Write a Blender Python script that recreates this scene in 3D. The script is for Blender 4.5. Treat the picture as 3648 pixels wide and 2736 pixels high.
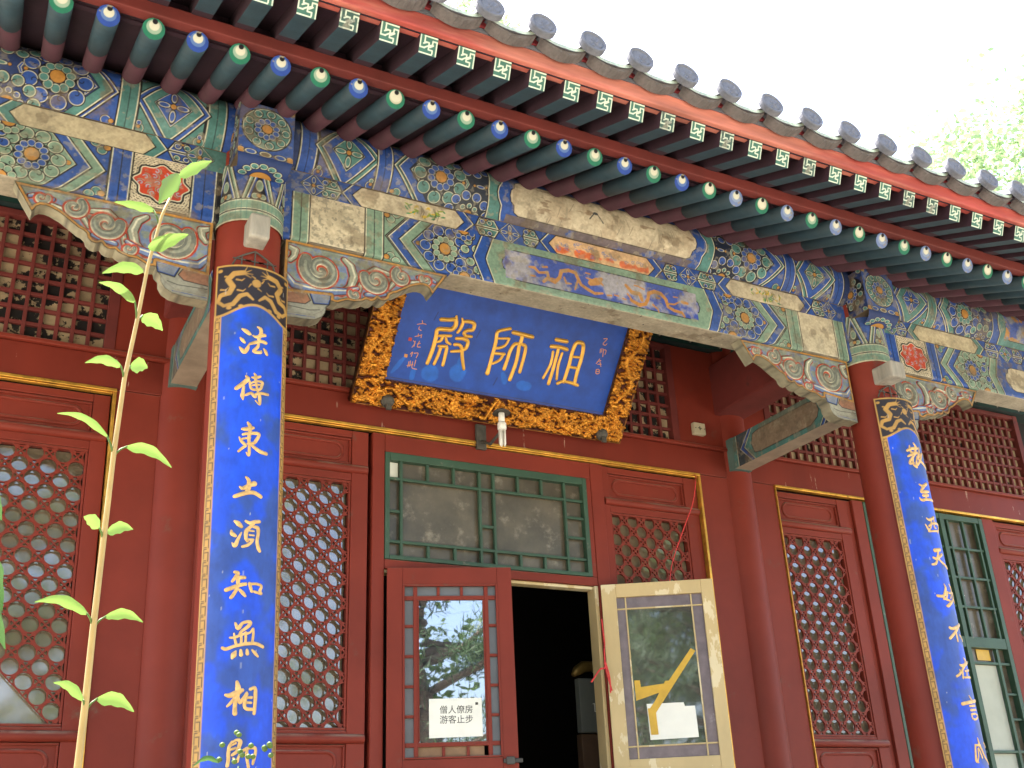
import bpy, bmesh, math, random
import numpy as np
from mathutils import Vector, Matrix
R_ = math.radians
for o in list(bpy.data.objects): bpy.data.objects.remove(o)
scene = bpy.context.scene
COL = scene.collection

# ---------------------------------------------------------------- camera
cam_d = bpy.data.cameras.new('camera'); cam = bpy.data.objects.new('camera', cam_d); COL.objects.link(cam)
cam_d.sensor_width = 36.0; cam_d.lens = 3784.13/3648*36
cam_d.clip_start = 0.05; cam_d.clip_end = 2000
def cam_axes(rx, ry, rz):
    cy, sy = math.cos(rz), math.sin(rz)
    fwd = Vector((sy*math.cos(rx), cy*math.cos(rx), math.sin(rx)))
    right = Vector((cy, -sy, 0)); up = right.cross(fwd)
    return right*math.cos(ry)+up*math.sin(ry), -right*math.sin(ry)+up*math.cos(ry), fwd
_r, _u, _f = cam_axes(0.42064, -0.04633, 0.49900)
_m = Matrix((_r, _u, -_f)).transposed().to_4x4(); _m.translation = Vector((-0.8422, -3.7172, 1.5))
cam.matrix_world = _m
scene.camera = cam

# ---------------------------------------------------------------- sky and sun
SUN_EL, SUN_AZ = 62.0, -28.0        # azimuth measured from +Y (behind the hall) towards +X
world = bpy.data.worlds.new('World'); scene.world = world; world.use_nodes = True
nt = world.node_tree; nt.nodes.clear()
sky = nt.nodes.new('ShaderNodeTexSky'); sky.sky_type = 'NISHITA'; sky.sun_disc = False
sky.sun_elevation = R_(SUN_EL); sky.sun_rotation = R_(SUN_AZ)
sky.air_density = 1.0; sky.dust_density = 5.0; sky.ozone_density = 0.6
bg = nt.nodes.new('ShaderNodeBackground'); bg.inputs[1].default_value = 0.15
wo = nt.nodes.new('ShaderNodeOutputWorld')
nt.links.new(sky.outputs[0], bg.inputs[0]); nt.links.new(bg.outputs[0], wo.inputs[0])
sd_ = bpy.data.lights.new('sun', 'SUN'); sun = bpy.data.objects.new('sun', sd_); COL.objects.link(sun)
sd_.energy = 4.5; sd_.angle = R_(0.5); sd_.color = (1.0, 0.95, 0.86)
_e, _a = R_(SUN_EL), R_(SUN_AZ)
sdir = Vector((math.sin(_a)*math.cos(_e), math.cos(_a)*math.cos(_e), math.sin(_e)))
sun.rotation_euler = sdir.to_track_quat('Z', 'Y').to_euler()
vs = scene.view_settings
scene.display_settings.display_device = 'sRGB'
vs.view_transform = 'Standard'; vs.look = 'None'; vs.gamma = 1.0; vs.exposure = 2.6
scene.cycles.max_bounces = 8; scene.cycles.diffuse_bounces = 5; scene.cycles.glossy_bounces = 4
scene.cycles.transparent_max_bounces = 8
try: scene.cycles.use_denoising = True
except Exception: pass

# ---------------------------------------------------------------- colours
def lin(r, g, b, k=1.0):
    f = lambda c: ((c/255+0.055)/1.055)**2.4 if c > 10 else c/255/12.92
    return (f(r)*k, f(g)*k, f(b)*k)
PK = 0.62
BLU = lin(50, 92, 178, PK*.92); GRN = lin(88, 144, 140, PK*.92); LGR = lin(142, 174, 152, PK*.92); WHT = lin(225, 222, 196, PK*1.15)
BLK = lin(18, 18, 28, PK); ORG = lin(208, 150, 74, PK*.9); BEI = lin(224, 211, 182, PK); BRN = lin(126, 108, 84, PK)
GRY = lin(150, 146, 130, PK); REDP = lin(205, 70, 40, PK); DBL = lin(40, 62, 118, PK); PEACH = lin(236, 196, 150, PK)
RED = (0.182, 0.026, 0.015)

# ---------------------------------------------------------------- materials
MATS = {}
def mat(name, base=(.5, .5, .5), rough=.6, dust=0.0, metal=0.0, attr=False, nscale=6.0, namt=0.25, bump=0.0, bscale=60.0,
        dirt=None, dirt_scale=3.0, dirt_amt=0.0, stretch=(1, 1, 1), spec=0.5, second=None, chip=None, chip_lvl=0.62, chip_scale=9.0):
    m = bpy.data.materials.new(name); m.use_nodes = True; n = m.node_tree.nodes; l = m.node_tree.links
    b = n['Principled BSDF']; b.inputs['Roughness'].default_value = rough; b.inputs['Metallic'].default_value = metal
    b.inputs['Specular IOR Level'].default_value = spec
    tc = n.new('ShaderNodeTexCoord'); mp = n.new('ShaderNodeMapping'); mp.inputs['Scale'].default_value = stretch
    l.new(tc.outputs['Object'], mp.inputs['Vector'])
    if attr:
        a = n.new('ShaderNodeAttribute'); a.attribute_name = 'Col'; src = a.outputs['Color']
    else:
        c = n.new('ShaderNodeRGB'); c.outputs[0].default_value = (*base, 1); src = c.outputs[0]
    def noise(scale, detail=5.0, rgh=.6):
        t = n.new('ShaderNodeTexNoise'); t.inputs['Scale'].default_value = scale; t.inputs['Detail'].default_value = detail
        t.inputs['Roughness'].default_value = rgh; l.new(mp.outputs[0], t.inputs['Vector']); return t.outputs['Fac']
    def ramp(fac, a0, a1):
        r = n.new('ShaderNodeMapRange'); r.interpolation_type = 'SMOOTHSTEP'
        r.inputs['From Min'].default_value = a0; r.inputs['From Max'].default_value = a1; l.new(fac, r.inputs['Value']); return r.outputs[0]
    def mix(fac, ca, cb, mode='MIX'):
        x = n.new('ShaderNodeMix'); x.data_type = 'RGBA'; x.blend_type = mode
        if isinstance(fac, float): x.inputs['Factor'].default_value = fac
        else: l.new(fac, x.inputs['Factor'])
        for k, v in ((6, ca), (7, cb)):
            if isinstance(v, tuple): x.inputs[k].default_value = (*v, 1)
            else: l.new(v, x.inputs[k])
        return x.outputs[2]
    if second: src = mix(ramp(noise(nscale*.6, 6), .42, .62), src, second)
    if namt:
        hs = n.new('ShaderNodeHueSaturation'); l.new(src, hs.inputs['Color'])
        mr = n.new('ShaderNodeMapRange'); mr.inputs['From Min'].default_value = .3; mr.inputs['From Max'].default_value = .7
        mr.inputs['To Min'].default_value = 1-namt; mr.inputs['To Max'].default_value = 1+namt
        l.new(noise(nscale), mr.inputs['Value']); l.new(mr.outputs[0], hs.inputs['Value']); src = hs.outputs[0]
    if dirt: src = mix(ramp(noise(dirt_scale, 8, .7), .66-dirt_amt*.3, .80-dirt_amt*.2), src, dirt)
    if chip: src = mix(ramp(noise(chip_scale, 8, .65), chip_lvl, chip_lvl+.02), src, chip)
    if dust:
        g = n.new('ShaderNodeNewGeometry'); sx = n.new('ShaderNodeSeparateXYZ'); l.new(g.outputs['Normal'], sx.inputs[0])
        mm = n.new('ShaderNodeMath'); mm.operation = 'MULTIPLY'; l.new(ramp(sx.outputs['Z'], .1, .75), mm.inputs[0]); l.new(ramp(noise(7, 6), .25, .65), mm.inputs[1])
        m3 = n.new('ShaderNodeMath'); m3.operation = 'MULTIPLY'; m3.inputs[1].default_value = dust; l.new(mm.outputs[0], m3.inputs[0]); src = mix(m3.outputs[0], src, (.30, .22, .17))
    l.new(src, b.inputs['Base Color'])
    if bump:
        bp = n.new('ShaderNodeBump'); bp.inputs['Strength'].default_value = bump; bp.inputs['Distance'].default_value = .004
        l.new(noise(bscale, 6), bp.inputs['Height']); l.new(bp.outputs[0], b.inputs['Normal'])
    MATS[name] = m; return m
mat('painted_plaster', attr=True, rough=.62, nscale=9, namt=.22, bump=.25, bscale=45, spec=.3)
mat('red_lacquer', RED, dust=.85, rough=.55, spec=.25, nscale=2.2, namt=.16, bump=.12, bscale=18, dirt=(.13, .07, .05), dirt_scale=5, dirt_amt=.18)
mat('red_lacquer_streaked', (.155, .020, .011), rough=.55, spec=.3, nscale=2.5, namt=.2, bump=.15, bscale=20, stretch=(1, 1, .10), chip=(.42, .30, .24), chip_lvl=.66, chip_scale=30)
mat('crimson_board', (.26, .028, .036), rough=.7, nscale=6, namt=.3, bump=.2, dirt=(.08, .04, .04), dirt_scale=9, dirt_amt=.2)
mat('red_eave_wood', (.50, .17, .125), rough=.7, nscale=7, namt=.4, bump=.3, bscale=30, stretch=(.25, 1, 1.6), second=(.34, .055, .045), dirt=(.14, .06, .05), dirt_scale=7, dirt_amt=.15)
mat('red_dark_wood', (.135, .020, .016), rough=.7, nscale=4, namt=.25, bump=.2, bscale=30, dirt=(.05, .02, .018), dirt_scale=4, dirt_amt=.25)
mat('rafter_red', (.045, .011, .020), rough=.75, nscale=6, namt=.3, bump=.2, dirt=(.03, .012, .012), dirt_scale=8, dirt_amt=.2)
mat('red_board', (.030, .010, .020), rough=.8, nscale=5, namt=.3, bump=.2)  # purplish cast puts the veiling glare under the eave into the colour
mat('rafter_green', (.018, .046, .064), rough=.7, nscale=8, namt=.3, bump=.2, dirt=(.07, .05, .04), dirt_scale=12, dirt_amt=.1)  # green shifted to blue to imitate veiling glare under the eave
mat('gold_leaf', (.72, .40, .07), rough=.38, metal=.75, nscale=14, namt=.3, bump=.3, bscale=60, dirt=(.14, .07, .02), dirt_scale=16, dirt_amt=.25)
mat('gold_carving', attr=True, rough=.28, metal=.75, nscale=25, namt=.25, bump=.35, bscale=120)
mat('gold_paint', (.78, .44, .075), rough=.36, metal=.35, nscale=20, namt=.12, bump=.08)
mat('pale_gold_paint', (.60, .37, .13), rough=.45, metal=.2, nscale=40, namt=.3, bump=.25, bscale=90)
mat('blue_enamel', attr=True, rough=.5, nscale=12, namt=.22, bump=.12, bscale=60)
mat('green_trim', (.030, .075, .045), rough=.5, nscale=6, namt=.2, bump=.15, dirt=(.20, .18, .14), dirt_scale=14, dirt_amt=.22)
mat('green_glaze', (.46, .56, .46), rough=.35, nscale=18, namt=.4, second=(.42, .46, .40), bump=.2)
mat('grey_tile', (.13, .137, .165), rough=.85, nscale=14, namt=.3, bump=.5, bscale=60, dirt=(.10, .10, .09), dirt_scale=9, dirt_amt=.3)
mat('mortar', (.10, .09, .09), rough=.95, nscale=20, namt=.4, bump=.6)
mat('backing_paper', (.36, .28, .17), rough=.9, nscale=12, namt=.25, chip=(.010, .008, .008), chip_lvl=.50, chip_scale=6.5)
mat('backing_paper_clean', (.46, .38, .24), rough=.9, nscale=12, namt=.25, chip=(.012, .010, .010), chip_lvl=.60, chip_scale=11)
mat('grey_wood', (.30, .28, .24), rough=.85, nscale=20, namt=.3, bump=.5, stretch=(1, 1, .2))
mat('old_iron', (.085, .08, .07), rough=.7, metal=.4, nscale=20, namt=.3, bump=.4)
mat('white_plastic', (.78, .77, .72), rough=.35, nscale=8, namt=.04)
mat('ivory_plastic', (.50, .44, .30), rough=.5, nscale=8, namt=.1)
mat('paper_white', (.80, .80, .72), rough=.8, nscale=7, namt=.06)
mat('black_ink', (.02, .02, .022), rough=.8, namt=0)
mat('yellow_tape', (.58, .35, .03), rough=.4, nscale=14, namt=.15)
mat('red_string', (.62, .05, .05), rough=.8, nscale=80, namt=.25)
mat('cream_paint', (.54, .41, .20), rough=.6, nscale=3.5, namt=.12, bump=.25, bscale=30, chip=(.68, .58, .36), chip_lvl=.54, chip_scale=5, dirt=(.30, .21, .11), dirt_scale=8, dirt_amt=.2, stretch=(1, 1, .45))
mat('mauve_film', (.15, .115, .13), rough=.3, nscale=18, namt=.25, dirt=(.36, .34, .36), dirt_scale=6, dirt_amt=.1, spec=.7)
mat('grey_pane', (.13, .14, .155), rough=.35, nscale=9, namt=.12)
mat('dusty_pane', (.10, .084, .060), rough=.25, nscale=5, namt=.4, spec=.5, dirt=(.24, .21, .16), dirt_scale=9, dirt_amt=.45, chip=(.5, .48, .42), chip_lvl=.72, chip_scale=26)
mat('lattice_glass', (.17, .155, .115), rough=.12, nscale=14, namt=.45, spec=.9)
mat('brown_card', (.22, .13, .07), rough=.8, nscale=10, namt=.2)
mat('brown_box', (.10, .055, .03), rough=.7, nscale=10, namt=.2)
mat('grey_metal', (.15, .16, .14), rough=.5, nscale=6, namt=.1)
mat('interior_dark', (.012, .011, .012), rough=.9, namt=0)  # near-black colour stands in for the darkness of the room behind the door
mat('old_brass', (.30, .19, .05), rough=.5, metal=.6, nscale=20, namt=.3)
mat('stone_paving', (.30, .27, .21), rough=.85, nscale=1.5, namt=.15, bump=.3, bscale=10)
mat('stem_green', (.36, .25, .085), rough=.5, nscale=30, namt=.15)
mat('bark', (.10, .075, .055), rough=.95, nscale=12, namt=.35, bump=.8)
mat('red_seal', (.45, .05, .04), rough=.6, namt=0)
mat('orange_seal', (.55, .25, .07), rough=.6, namt=0)
mat('orange_ink', (.62, .27, .09), rough=.6, namt=.0)
mat('pale_board', (.42, .44, .37), rough=.8, nscale=5, namt=.08, dirt=(.28, .28, .24), dirt_scale=5, dirt_amt=.1)
def leafmat(name, c, tr=.45, var=.25):
    m = bpy.data.materials.new(name); m.use_nodes = True; n = m.node_tree.nodes; l = m.node_tree.links; n.clear()
    out = n.new('ShaderNodeOutputMaterial'); d = n.new('ShaderNodeBsdfPrincipled'); t = n.new('ShaderNodeBsdfTranslucent')
    d.inputs['Roughness'].default_value = .5
    ns = n.new('ShaderNodeTexNoise'); ns.inputs['Scale'].default_value = 4.0; tc = n.new('ShaderNodeTexCoord'); l.new(tc.outputs['Object'], ns.inputs['Vector'])
    mr = n.new('ShaderNodeMapRange'); mr.inputs['To Min'].default_value = 1-var; mr.inputs['To Max'].default_value = 1+var; l.new(ns.outputs['Fac'], mr.inputs['Value'])
    hs = n.new('ShaderNodeHueSaturation'); hs.inputs['Color'].default_value = (*c, 1); l.new(mr.outputs[0], hs.inputs['Value'])
    l.new(hs.outputs[0], d.inputs['Base Color']); l.new(hs.outputs[0], t.inputs['Color'])
    mx = n.new('ShaderNodeMixShader'); mx.inputs[0].default_value = tr; l.new(d.outputs[0], mx.inputs[1]); l.new(t.outputs[0], mx.inputs[2])
    l.new(mx.outputs[0], out.inputs[0]); MATS[name] = m
leafmat('fresh_leaf', (.115, .19, .04), .45, .25)
leafmat('dark_leaf', (.05, .12, .03), .3)  # deeper green than the fresh leaf, for the sprig and the budding plant
leafmat('tree_leaf', (.10, .17, .04), .4)
leafmat('bright_leaf', (.24, .35, .17), .5)  # paler than tree_leaf: overexposure of the trees put into the leaf colour
leafmat('pine_needle', (.045, .085, .03), .2)
def glassmat(name, c, rough=.03, alpha=.55):
    m = bpy.data.materials.new(name); m.use_nodes = True; n = m.node_tree.nodes; l = m.node_tree.links; n.clear()
    out = n.new('ShaderNodeOutputMaterial'); g = n.new('ShaderNodeBsdfGlossy'); g.inputs['Roughness'].default_value = rough
    g.inputs['Color'].default_value = (.9, .93, 1, 1)
    d = n.new('ShaderNodeBsdfDiffuse'); ns = n.new('ShaderNodeTexNoise'); ns.inputs['Scale'].default_value = 6; ns.inputs['Detail'].default_value = 6
    tc = n.new('ShaderNodeTexCoord'); l.new(tc.outputs['Object'], ns.inputs['Vector'])
    hs = n.new('ShaderNodeHueSaturation'); hs.inputs['Color'].default_value = (*c, 1)
    mr = n.new('ShaderNodeMapRange'); mr.inputs['To Min'].default_value = .5; mr.inputs['To Max'].default_value = 1.5
    l.new(ns.outputs['Fac'], mr.inputs['Value']); l.new(mr.outputs[0], hs.inputs['Value']); l.new(hs.outputs[0], d.inputs['Color'])
    bp = n.new('ShaderNodeBump'); bp.inputs['Strength'].default_value = .018; bp.inputs['Distance'].default_value = .01
    n2 = n.new('ShaderNodeTexNoise'); n2.inputs['Scale'].default_value = 5; l.new(tc.outputs['Object'], n2.inputs['Vector']); l.new(n2.outputs['Fac'], bp.inputs['Height']); l.new(bp.outputs[0], g.inputs['Normal'])
    mx = n.new('ShaderNodeMixShader'); mx.inputs[0].default_value = alpha; l.new(d.outputs[0], mx.inputs[1]); l.new(g.outputs[0], mx.inputs[2])
    l.new(mx.outputs[0], out.inputs[0]); MATS[name] = m
glassmat('window_glass', (.03, .034, .04), .015, .40)
glassmat('old_glass', (.06, .06, .055), .03, .22)
glassmat('round_hole_glass', (.19, .155, .10), .05, .17)

# ---------------------------------------------------------------- mesh building
class MB:
    def __init__(s): s.v = []; s.f = []; s.c = []; s.sm = []; s.n = 0; s.mi = []
    def add(s, vs, fs, col=(.5, .5, .5), smooth=False, mi=0):
        vs = np.asarray(vs, float).reshape(-1, 3); b = s.n; s.v.append(vs)
        c = np.asarray(col, float)
        s.c.append(np.tile(c, (len(vs), 1)) if c.ndim == 1 else c)
        for f in fs: s.f.append([i+b for i in f]); s.sm.append(smooth); s.mi.append(mi)
        s.n += len(vs)
    def box(s, x0, x1, y0, y1, z0, z1, col=(.5, .5, .5), mi=0):
        v = [(x, y, z) for x in (x0, x1) for y in (y0, y1) for z in (z0, z1)]
        s.add(v, [(0, 1, 3, 2), (4, 6, 7, 5), (0, 4, 5, 1), (2, 3, 7, 6), (0, 2, 6, 4), (1, 5, 7, 3)], col, mi=mi)
    def obox(s, p, q, w, h, up=(0, 0, 1), col=(.5, .5, .5), mi=0):   # oriented bar p->q
        p, q = Vector(p), Vector(q); d = (q-p).normalized(); u = Vector(up); a = d.cross(u).normalized(); b = a.cross(d)
        v = [c+a*sx*w/2+b*sz*h/2 for c in (p, q) for sx, sz in ((-1, -1), (1, -1), (1, 1), (-1, 1))]
        s.add([tuple(x) for x in v], [(3, 2, 1, 0), (4, 5, 6, 7), (0, 1, 5, 4), (1, 2, 6, 5), (2, 3, 7, 6), (3, 0, 4, 7)], col, mi=mi)
    def tube(s, pts, rad, seg=10, col=(.5, .5, .5), caps=True, mi=0, close=False):
        pts = [Vector(p) for p in pts]; n = len(pts); rs = rad if hasattr(rad, '__len__') else [rad]*n
        V = []; ref = Vector((0.31, 0.22, 0.93)).normalized()
        for i, p in enumerate(pts):
            if close: d = pts[(i+1) % n]-pts[i-1]
            else: d = pts[min(i+1, n-1)]-pts[max(i-1, 0)]
            d.normalize(); a = d.cross(ref)
            if a.length < .05: a = d.cross(Vector((1, 0, 0)))
            a.normalize(); b = d.cross(a)
            for k in range(seg):
                t = 2*math.pi*k/seg; V.append(tuple(p+(a*math.cos(t)+b*math.sin(t))*rs[i]))
        F = []
        for i in range(n if close else n-1):
            j = (i+1) % n
            for k in range(seg): F.append((i*seg+k, i*seg+(k+1) % seg, j*seg+(k+1) % seg, j*seg+k))
        s.add(V, F, col, True, mi)
        if caps and not close:
            s.f.append([s.n-n*seg+k for k in range(seg)][::-1]); s.sm.append(False); s.mi.append(mi)
            s.f.append([s.n-seg+k for k in range(seg)]); s.sm.append(False); s.mi.append(mi)
    def grid(s, P, C, mask=None, mi=0, smooth=True, flip=False):     # P (ny,nx,3)
        ny, nx = P.shape[:2]; b = s.n
        idx = np.arange(ny*nx).reshape(ny, nx)+b
        q = np.stack([idx[:-1, :-1], idx[:-1, 1:], idx[1:, 1:], idx[1:, :-1]], -1).reshape(-1, 4)
        if flip: q = q[:, ::-1]
        if mask is not None:
            m = (mask[:-1, :-1] & mask[:-1, 1:] & mask[1:, 1:] & mask[1:, :-1]).reshape(-1); q = q[m]
        s.v.append(P.reshape(-1, 3)); s.c.append(C.reshape(-1, 3)); s.n += ny*nx
        s.f.extend(q.tolist()); s.sm.extend([smooth]*len(q)); s.mi.extend([mi]*len(q))
    def build(s, name, mats, parent=None, bevel=0.0, label=None):
        me = bpy.data.meshes.new(name)
        V = np.concatenate(s.v).astype(np.float32)
        me.vertices.add(len(V)); me.vertices.foreach_set('co', V.reshape(-1))
        ln = np.array([len(f) for f in s.f], np.int32); st = np.concatenate([[0], np.cumsum(ln)[:-1]]).astype(np.int32)
        fl = np.fromiter((i for f in s.f for i in f), np.int32, int(ln.sum()))
        me.loops.add(len(fl)); me.loops.foreach_set('vertex_index', fl)
        me.polygons.add(len(ln)); me.polygons.foreach_set('loop_start', st); me.polygons.foreach_set('loop_total', ln)
        me.polygons.foreach_set('use_smooth', np.array(s.sm, bool)); me.polygons.foreach_set('material_index', np.array(s.mi, np.int32))
        me.update(calc_edges=True); me.validate()
        if len(me.vertices) == len(V):
            a = me.color_attributes.new('Col', 'FLOAT_COLOR', 'POINT')
            cc = np.ones((len(V), 4), np.float32); cc[:, :3] = np.concatenate(s.c); a.data.foreach_set('color', cc.reshape(-1))
        o = bpy.data.objects.new(name, me); COL.objects.link(o)
        for m in ([mats] if isinstance(mats, str) else mats): me.materials.append(MATS[m])
        if parent: o.parent = parent
        if bevel:
            bm_ = o.modifiers.new('bevel', 'BEVEL'); bm_.width = bevel; bm_.segments = 2; bm_.limit_method = 'ANGLE'; bm_.angle_limit = R_(50)
        if label: o['label'] = label
        return o
def thing(name, label, cat, loc=(0, 0, 0), group=None):
    o = bpy.data.objects.new(name, None); COL.objects.link(o); o.location = loc; o['label'] = label; o['category'] = cat
    o.empty_display_size = .1
    if group: o['group'] = group
    return o
def tag(o, label, cat, group=None, kind=None):
    o['label'] = label; o['category'] = cat
    if group: o['group'] = group
    if kind: o['kind'] = kind
    return o
def prism(mb, poly, y0, y1, col, mi=0):     # poly in (x,z), extruded along y
    n = len(poly); v = [(x, y0, z) for x, z in poly]+[(x, y1, z) for x, z in poly]
    ar = sum(poly[i][0]*poly[(i+1) % n][1]-poly[(i+1) % n][0]*poly[i][1] for i in range(n))
    f = [tuple(range(n)), tuple(range(2*n-1, n-1, -1))]+[(i, i+n, (i+1) % n+n, (i+1) % n) for i in range(n)]
    if ar < 0: f = [t[::-1] for t in f]
    mb.add(v, f, col, mi=mi)

# ---------------------------------------------------------------- painting on a fine grid of vertices
RNG = np.random.RandomState(7)
def vnoise(X, Y, sc, octv=4, seed=0):
    r = np.random.RandomState(seed); out = np.zeros(X.shape); amp = 1; tot = 0
    for o in range(octv):
        T = r.rand(97, 97); u = X/sc*(2**o)+seed*3.1; v = Y/sc*(2**o)+seed*1.7
        iu = np.floor(u).astype(int); iv = np.floor(v).astype(int); fu = u-iu; fv = v-iv
        fu = fu*fu*(3-2*fu); fv = fv*fv*(3-2*fv); g = lambda a, b: T[b % 97, a % 97]
        out += amp*((g(iu, iv)*(1-fu)+g(iu+1, iv)*fu)*(1-fv)+(g(iu, iv+1)*(1-fu)+g(iu+1, iv+1)*fu)*fv)
        tot += amp; amp *= .55
    return out/tot
def sst(x, a, b):
    t = np.clip((x-a)/(b-a), 0, 1); return t*t*(3-2*t)
class Cv:
    def __init__(s, x0, x1, y0, y1, r, base):
        nx = int(round((x1-x0)/r))+1; ny = int(round((y1-y0)/r))+1
        s.xs = np.linspace(x0, x1, nx); s.ys = np.linspace(y0, y1, ny); s.X, s.Y = np.meshgrid(s.xs, s.ys)
        s.C = np.zeros((ny, nx, 3))+np.array(base); s.H = np.zeros((ny, nx)); s.r = r
    def win(s, x0, x1, y0, y1):
        i0, i1 = np.searchsorted(s.xs, [x0, x1]); j0, j1 = np.searchsorted(s.ys, [y0, y1])
        return slice(j0, j1), slice(i0, i1)
    def blend(s, w, sd, col, h=None):
        a = np.clip(.5-sd/s.r, 0, 1)[..., None]; s.C[w] = s.C[w]*(1-a)+np.array(col)*a
        if h is not None: a = a[..., 0]; s.H[w] = s.H[w]*(1-a)+h*a
    def shape(s, w, sd, fill, lw=.0060, ww=.0040, white=WHT, black=BLK, h=0.0):
        if lw: s.blend(w, sd-lw/2, black, h)
        if ww: s.blend(w, sd+lw/2, white, h+.0015)
        if fill is not None: s.blend(w, sd+lw/2+ww, fill, h)
    def poly(s, pts, fill, **k):
        p = np.array(pts, float); m = .01; w = s.win(p[:, 0].min()-m, p[:, 0].max()+m, p[:, 1].min()-m, p[:, 1].max()+m)
        s.shape(w, sdpoly(p, s.X[w], s.Y[w]), fill, **k)
    def circ(s, x, y, r, fill, ry=None, **k):
        ry = ry or r; m = .01; w = s.win(x-r-m, x+r+m, y-ry-m, y+ry+m)
        d = (np.sqrt(((s.X[w]-x)/r)**2+((s.Y[w]-y)/ry)**2)-1)*min(r, ry); s.shape(w, d, fill, **k)
    def ell(s, x, y, a, b, ang, fill, **k):
        m = .01; q = max(a, b); w = s.win(x-q-m, x+q+m, y-q-m, y+q+m); c, n = math.cos(ang), math.sin(ang)
        dx, dy = s.X[w]-x, s.Y[w]-y; u, v = dx*c+dy*n, -dx*n+dy*c
        s.shape(w, (np.sqrt((u/a)**2+(v/b)**2)-1)*min(a, b), fill, **k)
    def stroke(s, pts, wd, col, rim=0, rimc=BLK, h=None):
        p = np.array([q[:2] for q in pts], float); W = np.array([q[2] if len(q) > 2 else wd for q in pts])/2
        m = W.max()+rim+.006; w = s.win(p[:, 0].min()-m, p[:, 0].max()+m, p[:, 1].min()-m, p[:, 1].max()+m)
        X, Y = s.X[w], s.Y[w]
        if X.size == 0: return
        best = np.full(X.shape, 9.)
        for i in range(len(p)-1):
            e = p[i+1]-p[i]; L = max(e@e, 1e-12); t = np.clip(((X-p[i, 0])*e[0]+(Y-p[i, 1])*e[1])/L, 0, 1)
            best = np.minimum(best, np.hypot(X-p[i, 0]-t*e[0], Y-p[i, 1]-t*e[1])-(W[i]*(1-t)+W[i+1]*t))
        if rim: s.blend(w, best-rim, rimc)
        s.blend(w, best, col, h)
    def band(s, x0, x1, col, y0=None, y1=None, **k):
        y0 = s.ys[0]-.02 if y0 is None else y0; y1 = s.ys[-1]+.02 if y1 is None else y1
        s.poly([(x0, y0), (x1, y0), (x1, y1), (x0, y1)], col, **k)
def sdpoly(p, X, Y):
    best = np.full(X.shape, 9.); ins = np.zeros(X.shape, bool); n = len(p)
    for i in range(n):
        a, b = p[i], p[(i+1) % n]; e = b-a; L = max(e@e, 1e-12); t = np.clip(((X-a[0])*e[0]+(Y-a[1])*e[1])/L, 0, 1)
        best = np.minimum(best, np.hypot(X-a[0]-t*e[0], Y-a[1]-t*e[1]))
        if abs(e[1]) > 1e-12: ins ^= ((a[1] > Y) != (b[1] > Y)) & (X < e[0]*(Y-a[1])/e[1]+a[0])
    return np.where(ins, -best, best)
def arc(x, y, r, a0, a1, n=8, r1=None):
    r1 = r if r1 is None else r1
    return [(x+(r+(r1-r)*i/(n-1))*math.cos(a0+(a1-a0)*i/(n-1)), y+(r+(r1-r)*i/(n-1))*math.sin(a0+(a1-a0)*i/(n-1))) for i in range(n)]
def curl(cv, x, y, r, ang, fill, flip=1):          # the comma-shaped curl of the painted borders
    cv.circ(x, y, r, fill, lw=.0042, ww=.0026)
    cv.stroke(arc(x+math.cos(ang)*r*.45, y+math.sin(ang)*r*.45, r*.55, ang, ang+flip*3.6, 7, r*.15), .0036, BLK)
def flower(cv, x, y, rc, rp, n, petal, core=ORG, ky=1.0):
    cv.circ(x, y, rp+.004, BLK, ry=(rp+.004)*ky, lw=0, ww=0)
    for i in range(n):
        a = 2*math.pi*(i+.5)/n; rm = (rc+rp)/2+.002
        cv.ell(x+math.cos(a)*rm, y+math.sin(a)*rm*ky, (rp-rc)/2, math.pi*rm/n*1.16, math.atan2(math.sin(a)*ky, math.cos(a)), petal, lw=.002, ww=.0018)
    cv.circ(x, y, rc, core, ry=rc*ky, lw=.003, ww=0, h=.003)
def curls(cv, x, y, R, r, n, fill, a0=0.0, a1=2*math.pi):
    k = n if a1-a0 > 6.2 else n-1
    for i in range(n):
        a = a0+(a1-a0)*i/k; curl(cv, x+R*math.cos(a), y+R*math.sin(a), r, a+math.pi+.6, fill, 1 if i % 2 else -1)
def wear(cv, seed, amt=.5, col=BRN, sc=.07, lo=.62):
    n = vnoise(cv.X, cv.Y, sc, 5, seed); a = (sst(n, lo, lo+.10)*amt)[..., None]; cv.C = cv.C*(1-a)+np.array(col)*a
    n = vnoise(cv.X, cv.Y, .035, 5, seed+9); a = (sst(n, .60, .68)*.42)[..., None]; cv.C = cv.C*(1-a)+np.array(lin(176, 166, 142, PK))*a
    n = vnoise(cv.X, cv.Y, .30, 3, seed+2); a = (sst(n, .35, .75)*.16)[..., None]; cv.C = cv.C*(1-a)+np.array(lin(138, 142, 132, PK))*a
    n = vnoise(cv.X, cv.Y, .010, 3, seed+5)[..., None]; cv.C = cv.C*(.74+.52*n)
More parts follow.
